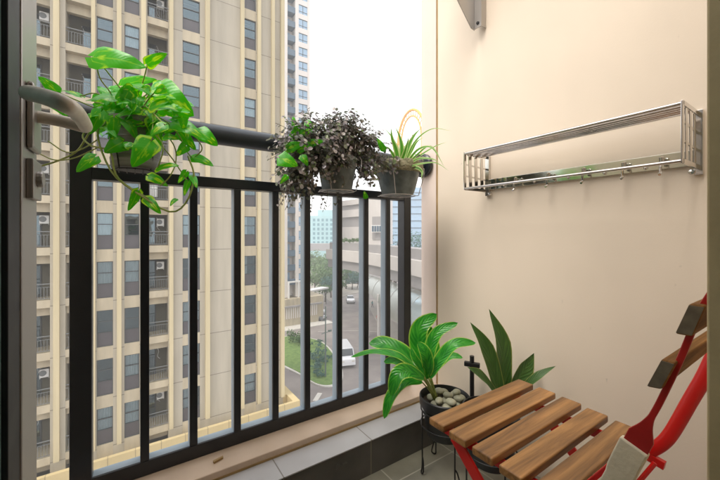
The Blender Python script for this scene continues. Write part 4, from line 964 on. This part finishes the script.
# canopy: quarter dome hanging off the deck
CP = thing('glass_canopy', 'curved green glass canopy over the mall entrance', 'canopy', (40, 42, GROUND))
n, m = 28, 8; cf_ = [atD(x, 231.5, d) for x, d in ((366, 59.3), (372, 57), (395, 49), (420, 42), (450, 36))]; cpts = curve([V((q_.x, q_.y, 0)) for q_ in cf_], n); vs = []
def cpoint(i, j):
    p = cpts[i]; T_ = (cpts[min(i + 1, n)] - cpts[max(i - 1, 0)]).normalized(); nr = V((-T_.y, T_.x, 0)); nr = nr if nr.dot(-p) > 0 else -nr
    u = min(1, i / n * 1.5); out = .5 + 2.4 * u; drop = .8 + 3.0 * u
    a = j / m * math.pi / 2
    return p + nr * (.05 + out * math.sin(a)) + V((0, 0, -7.4 - drop * (1 - math.cos(a))))
for i in range(n + 1):
    for j in range(m + 1): vs.append(cpoint(i, j))
b = MB(); b.add(vs, [(i * (m + 1) + j, i * (m + 1) + j + 1, (i + 1) * (m + 1) + j + 1, (i + 1) * (m + 1) + j) for i in range(n) for j in range(m)]); b.build('glass_roof', M['canopy'], CP, smooth='full')
b = MB()
for i in range(2, n + 1, 3): b.tube([cpoint(i, j) + V((0, 0, .03)) for j in range(m + 1)], .035, 5)
b.build('ribs', M['malltaupe'], CP); b = MB(); b.tube([cpoint(i, m) for i in range(n + 1)], .05, 6); b.build('rim', M['malltaupe'], CP)
for i in (9, 13, 17, 21):
    q_ = cpoint(i, 6); b = MB(); b.tube([V((q_.x, q_.y, GROUND + .1)), V((q_.x, q_.y, q_.z))], .22, 12); b.build('column', M['mallcream'], CP, smooth=True)
# ================================================================ roller coaster loop
c = atD(411, 160, 105)
RC = thing('roller_coaster_loop', 'yellow steel roller coaster loop rising in the far sky behind the spider plant', 'roller coaster', (c.x, c.y, GROUND))
def loop(t):
    a = 2 * math.pi * t; return c + RT * (-3.9 * math.cos(a + math.pi / 2) * 1.0 + (2.0 * (t - .5))) + FW * (9 * math.cos(a + math.pi / 2) * .5 + 6 * (t - .5)) + V((0, 0, 4.5 + 11.0 * math.sin(a - math.pi / 2) ))
N_ = 72; pl = [loop(i / N_) for i in range(N_ + 1)]; cen = sum(pl, V((0, 0, 0))) / len(pl)
def inn(i, d): q_ = pl[i]; return q_ + (cen - q_).normalized() * d
b = MB(); b.tube(pl, .42, 8); b.tube([inn(i, 1.9) for i in range(N_ + 1)], .26, 6)
for i in range(0, N_, 2): b.tube([pl[i], inn(i, 1.9)], .15, 4)
b.build('track', M['yellow'], RC, smooth='full')
b = MB(); q_ = pl[0]; q2 = pl[54]
b.tube([V((q_.x, q_.y, GROUND)), q_], .3, 8); b.build('support', M['yellow'], RC)

# ================================================================ trees, shrubs
def tree(x, y, h, r, m_, label, seed, group='trees along the far street', n=620, base=GROUND):
    T = thing('street_tree', label, 'tree', (x, y, base), group); q = random.Random(seed)
    b = MB(); t = V((x, y, base)); tp = t + V((q.uniform(-.3, .3), q.uniform(-.3, .3), h * .55)); b.tube([t, t.lerp(tp, .5) + V((.1, 0, 0)), tp], [h * .035, h * .028, h * .018], 8)
    for k in range(5):
        a = q.uniform(0, 6.28); e = tp + V((math.cos(a) * r * .7, math.sin(a) * r * .7, h * q.uniform(.05, .3))); b.tube([t.lerp(tp, q.uniform(.6, 1)), (tp + e) / 2 + V((0, 0, .2)), e], [h * .014, h * .01, h * .004], 5)
    b.build('trunk', M['bark'], T)
    leafcloud((x, y, base + h * .68), (r, r, h * .34), n, max(.14, r * .10), seed).build('crown', M[m_], T)
tl = [(315, 296, 6.5, 2.8, 'tree2'), (321, 290, 7.5, 3.2, 'tree2'), (327, 293, 6.5, 3.0, 'tree1'), (331, 298, 6.0, 2.8, 'tree3'), (325, 302, 4.5, 2.3, 'tree1'), (318, 284, 9, 4.0, 'tree2'), (326, 280, 9, 4.0, 'tree2'), (331, 284, 8, 3.6, 'tree1'), (313, 278, 10, 4.5, 'tree2'),
      (346, 289, 7.0, 3.4, 'tree1'), (352, 290, 5.2, 2.6, 'tree3'), (347, 278, 9, 4.2, 'tree2'), (357, 289, 4.2, 2.2, 'tree1'), (341, 294, 4.2, 2.0, 'tree1'), (356, 279, 8, 3.6, 'tree3')]
TLB = ['pale green street tree nearest the slim tower podium, left end of the row', 'pale green street tree just left of the shelter roof middle', 'dark green street tree behind the middle of the shelter roof', 'blue green street tree at the right end of the shelter roof', 'shortest dark green tree below the white shelter roof', 'tall pale green tree directly below the turquoise office block', 'tall pale green tree right of centre below the turquoise office block', 'dark green tree beside the left end of the mall deck', 'tallest pale green tree, farthest left against the slim tower',
 'dark green tree under the mall deck, left of the parked cars', 'low blue green tree in front of the parked cars', 'pale green tree behind the parked cars, tallest under the deck', 'smallest dark green tree right of the parked cars', 'small dark green tree at the left edge of the road behind the shelter', 'blue green tree behind the right end of the car park']
for i, (x, y, h_, r_, m_) in enumerate(tl):
    p = atZ(x, y, GROUND); tree(p.x, p.y, h_, r_, m_, TLB[i], 40 + i)
for i, (x, d) in enumerate(((390, 96), (395, 99), (400, 96), (406, 98), (412, 95), (418, 93), (424, 94))):
    p = atD(x, 231.5, d); tree(p.x, p.y, 15.5 + (i % 3) * .6, 3.2, 'tree3', 'blue green tree, %s in the row behind the mall deck below the glass block' % ('first', 'second', 'third', 'fourth', 'fifth', 'sixth', 'seventh')[i], 70 + i, 'trees behind the mall deck', n=350)
for i, (x, y) in enumerate(((294, 343), (299, 346), (304, 344))):
    p = atZ(x, y, GROUND); T = thing('island_shrub', ('leftmost', 'middle', 'rightmost')[i] + ' of three dark bushy shrubs at the top end of the lawn island', 'shrub', (p.x, p.y, GROUND + .18), 'dark shrubs on the island tip')
    leafcloud((p.x, p.y, GROUND + 1.3), (1.0, 1.0, 1.3), 170, .16, 90 + i).build('foliage', M['tree1'], T)
SHL = ['low blue green shrub on the lawn island, farthest up and nearest the dark bushes', 'low blue green shrub, second from the far end of the lawn island row', 'low blue green shrub halfway along the lawn island, left of the lamp post', 'low blue green shrub close behind the lamp post on the lawn', 'low blue green shrub left of the lamp post foot, near the kerb', 'low blue green shrub at the right kerb of the lawn island', 'smallest blue green shrub at the near rounded end of the lawn island', 'leftmost low blue green shrub of the lawn island cluster']
for i, (x, y, h_) in enumerate(((318, 349, 1.1), (321, 356, 1.2), (319, 363, 1.0), (323, 368, 1.0), (316, 371, .8), (326, 362, .9), (322, 376, .7), (315, 360, .9))):
    p = atZ(x, y, GROUND); T = thing('island_shrub', SHL[i], 'shrub', (p.x, p.y, GROUND + .18), 'low shrubs across the lawn island')
    leafcloud((p.x, p.y, GROUND + .18 + h_ * .5), (1.0, 1.0, h_ * .55), 130, .13, 190 + i).build('foliage', M['tree3'], T)
p = V((11.6, 26.3, -14.5))
T = thing('corner_shrub', 'small green shrub at the foot of the cream parapet corner', 'shrub', (11.7, 25.7, GROUND)); leafcloud((11.7, 25.6, GROUND + 1.1), (.9, 1.1, .9), 200, .13, 77).build('foliage', M['tree2'], T)
# ================================================================ lamp post, gantry
p = atZ(325.5, 378, GROUND)
T = thing('lamp_post', 'tall slim lamp post standing on the lawn island', 'street lamp', (p.x, p.y, GROUND))
b = MB(); b.tube([(p.x, p.y, GROUND + .1), (p.x, p.y, GROUND + 8.3)], [.11, .06], 8); b.build('pole', M['lightpole'], T)
b = MB(); b.tube([(p.x - .5, p.y, GROUND + 5.2), (p.x + .55, p.y, GROUND + 5.35)], .05, 6); b.box((p.x + .4, p.y - .12, GROUND + 5.3), (p.x + .75, p.y + .12, GROUND + 5.5)); b.build('lamp_arm', M['lightpole'], T)
p = atZ(313.5, 308, GROUND); q_ = atZ(345, 300, GROUND); d = (q_ - p).normalized()
T = thing('roadside_shelter', 'long white flat shelter roof on thin posts below the far trees', 'shelter', (p.x, p.y, GROUND))
nv = V((-d.y, d.x, 0)); b = MB(); e = p + d * 5.0; p0 = p - d * 2
b.prism([p0 + V((0, 0, 3.6)), e + V((0, 0, 3.6)), e + nv * 2 + V((0, 0, 3.6)), p0 + nv * 2 + V((0, 0, 3.6))], (0, 0, .35)); b.build('roof', M['white'], T)
for k in (.05, .95):
    c_ = p0.lerp(e, k) + nv * .5; b = MB(); b.tube([V((c_.x, c_.y, GROUND)), V((c_.x, c_.y, GROUND + 3.6))], .09, 6); b.build('post', M['frame'], T)

# ================================================================ vehicles
def car(loc, yaw, label, paint, van=False, group=None, name='parked_car'):
    T = thing(name, label, 'van' if van else 'car', (0, 0, 0), group); L2, W2 = (2.35, .92) if not van else (2.6, .95)
    if van: prof = [(-2.6, .35), (-2.6, 1.9), (-2.45, 2.1), (1.3, 2.1), (1.9, 1.35), (2.55, 1.15), (2.6, .8), (2.6, .35)]
    else: prof = [(-2.3, .35), (-2.35, .8), (-2.25, 1.02), (-1.4, 1.08), (1.0, 1.05), (2.1, .85), (2.32, .7), (2.3, .35)]
    b = MB(); b.prism([(x, -W2, z) for x, z in prof], (0, 2 * W2, 0)); b.build('body', paint, T, bevel=.09, seg=3)
    if not van:
        b = MB(); lo = [(-1.75, -.84), (.95, -.84), (.95, .84), (-1.75, .84)]; hi = [(-1.15, -.66), (.25, -.66), (.25, .66), (-1.15, .66)]
        b.add([(x, y, 1.05) for x, y in lo] + [(x, y, 1.46) for x, y in hi], [(0, 1, 5, 4), (1, 2, 6, 5), (2, 3, 7, 6), (3, 0, 4, 7), (4, 5, 6, 7)]); b.build('glasshouse', M['carglass'], T, bevel=.03)
        b = MB(); b.box((-1.12, -.66, 1.455), (.22, .66, 1.49)); b.build('roof', paint, T, bevel=.02)
    else:
        b = MB(); b.box((-2.2, -W2 - .012, 1.25), (1.1, -W2 + .01, 1.85)); b.box((-2.2, W2 - .01, 1.25), (1.1, W2 + .012, 1.85)); b.prism([(1.36, -.82, 2.04), (1.93, -.82, 1.36), (1.95, -.82, 1.38), (1.39, -.82, 2.06)], (0, 1.64, 0)); b.build('window', M['carglass'], T)
    for x in (-1.45, 1.4):
        for y in (-W2 + .08, W2 - .08):
            b = MB(); b.tube([(x, y - .11, .33), (x, y + .11, .33)], .33, 16); b.build('wheel', M['tyre'], T, smooth=True)
    for y in (-.65, .65):
        b = MB(); b.box((L2 - .12, y - .17, .66 if not van else .8), (L2 - .02 + (.04 if van else 0), y + .17, .80 if not van else .98)); b.build('headlight', M['kerb'], T)
    T.location = loc; T.rotation_euler.z = yaw; return T
wp_ = mat('car_white', (.72, .73, .75), .25, coat=.6); gp_ = mat('car_grey', (.10, .11, .12), .25, coat=.6); sp_ = mat('car_silver', (.35, .36, .38), .3, metal=.4, coat=.5); bp_ = mat('car_blue', (.05, .10, .18), .3, coat=.5)
def on(x, y): p = atZ(x, y, GROUND); return (p.x, p.y, GROUND)
tow = math.atan2(-FW.y, -FW.x)
car(on(350.3, 302), tow + .1, 'white car driving towards the junction in the middle of the road', wp_, name='car')
car(on(344, 361), tow + .25, 'white van beside the lawn island, half hidden by railing bar', wp_, van=True, name='van')
for i, (x, y, pt, l) in enumerate(((314, 314, wp_, 'white car at the kerb, farther of two beside the tower podium'), (314, 320, gp_, 'dark grey car at the kerb, nearer of two beside the tower podium'))):
    car(on(x, y), tow + 1.3, l, pt, name='parked_car')
CL = ['white car, leftmost in the front row of the far car park', 'white car, second in the front row of the far car park', 'silver car in the middle of the front row of the far car park', 'white car between the silver and dark blue cars of the far car park', 'dark blue car at the right end of the far car park', 'silver car in the back row of the far car park, at the left', 'white car in the back row of the far car park']
for i, (x, y, pt) in enumerate(((345.5, 283.5, wp_), (349, 282.5, wp_), (352.5, 283.2, sp_), (356, 283, wp_), (359.5, 284, bp_), (344, 281, sp_), (351, 280.6, wp_))):
    car(on(x, y), tow + 1.2, CL[i], pt, group='cars in the far car park')
# ================================================================ people
def person(loc, yaw, label, top, trousers, step=.22, h=1.68):
    k = h / 1.7; me = bpy.data.meshes.new('person')
    J = {'pelvis': (0, 0, .93), 'chest': (0, 0, 1.28), 'neck': (0, 0, 1.47), 'head': (.02, 0, 1.56), 'crown': (.02, 0, 1.66),
         'hl': (0, .09, .90), 'kl': (step * .5, .10, .50), 'al': (step, .10, .09), 'tl': (step + .15, .10, .04),
         'hr': (0, -.09, .90), 'kr': (-step * .2, -.10, .50), 'ar': (-step, -.10, .10), 'tr': (-step + .14, -.10, .04),
         'sl': (0, .18, 1.40), 'el': (-.06, .24, 1.13), 'wl': (.06, .25, .90), 'fl': (.09, .25, .80), 'sr': (0, -.18, 1.40), 'er': (-.05, -.24, 1.13), 'wr': (.08, -.25, .90), 'fr': (.11, -.25, .80)}
    rad_ = {'pelvis': .13, 'chest': .15, 'neck': .055, 'head': .095, 'crown': .075, 'hl': .085, 'kl': .06, 'al': .04, 'tl': .035, 'hr': .085, 'kr': .06, 'ar': .04, 'tr': .035, 'sl': .06, 'el': .042, 'wl': .03, 'fl': .022, 'sr': .06, 'er': .042, 'wr': .03, 'fr': .022}
    E_ = [('pelvis', 'chest'), ('chest', 'neck'), ('neck', 'head'), ('head', 'crown'), ('pelvis', 'hl'), ('hl', 'kl'), ('kl', 'al'), ('al', 'tl'), ('pelvis', 'hr'), ('hr', 'kr'), ('kr', 'ar'), ('ar', 'tr'), ('chest', 'sl'), ('sl', 'el'), ('el', 'wl'), ('wl', 'fl'), ('chest', 'sr'), ('sr', 'er'), ('er', 'wr'), ('wr', 'fr')]
    ks = list(J); me.from_pydata([tuple(V(J[a]) * k) for a in ks], [(ks.index(a), ks.index(c_)) for a, c_ in E_], [])
    o = bpy.data.objects.new('person', me); C.objects.link(o); o.modifiers.new('skin', 'SKIN'); sv = me.skin_vertices[0].data if me.skin_vertices else None
    if sv is None: o.data.skin_vertices.new(); sv = me.skin_vertices[0].data
    for i, a in enumerate(ks): sv[i].radius = (rad_[a] * k, rad_[a] * k)
    sv[0].use_root = True; o.modifiers.new('sub', 'SUBSURF').levels = 1
    m_ = bpy.data.materials.new('clothes'); m_.use_nodes = True; t = m_.node_tree; p_ = t.nodes['Principled BSDF']; p_.inputs['Roughness'].default_value = .8
    tc = t.nodes.new('ShaderNodeTexCoord'); sp = t.nodes.new('ShaderNodeSeparateXYZ'); t.links.new(tc.outputs['Object'], sp.inputs[0]); mr = t.nodes.new('ShaderNodeMapRange'); mr.inputs[2].default_value = 1.75 * k; t.links.new(sp.outputs[2], mr.inputs[0])
    cr = t.nodes.new('ShaderNodeValToRGB'); cr.color_ramp.interpolation = 'CONSTANT'; e = cr.color_ramp.elements; e[0].color = (*trousers, 1); e[1].position = .54; e[1].color = (*top, 1)
    x = e.new(.845); x.color = (.36, .20, .13, 1); x = e.new(.93); x.color = (.02, .015, .012, 1)
    t.links.new(mr.outputs[0], cr.inputs[0]); t.links.new(cr.outputs[0], p_.inputs[0]); me.materials.append(m_)
    o.location = loc; o.rotation_euler.z = yaw; tag(o, label, 'person'); return o
person(on(377.8, 323), tow, 'person in red shirt walking on the footway before the mall entrance', (.45, .06, .05), (.04, .04, .05))
person(on(381.8, 331), tow + 2, 'person in dark clothes walking at the kerb, nearest the junction', (.05, .05, .06), (.03, .03, .04))
person(on(372.3, 308), tow + 1, 'person in teal top standing farthest up the mall footway', (.08, .25, .25), (.05, .05, .06))
person(on(313.5, 299), tow + 1, 'person in dark jacket at the corner below the shelter roof', (.06, .06, .07), (.04, .04, .05))

# ================================================================ haze
hz = bpy.data.materials.new('haze'); hz.use_nodes = True; t = hz.node_tree; t.nodes.remove(t.nodes['Principled BSDF'])
pv = t.nodes.new('ShaderNodeVolumePrincipled'); pv.inputs['Color'].default_value = (.93, .97, 1, 1); pv.inputs['Density'].default_value = .0020; pv.inputs['Anisotropy'].default_value = .2
t.links.new(pv.outputs[0], t.nodes['Material Output'].inputs['Volume'])
b = MB(); b.box((-40, -20, GROUND - 1), (230, 260, 60)); tag(b.build('haze', hz), kind='stuff')
S.cycles.volume_bounces = 1; S.cycles.volume_max_steps = 64
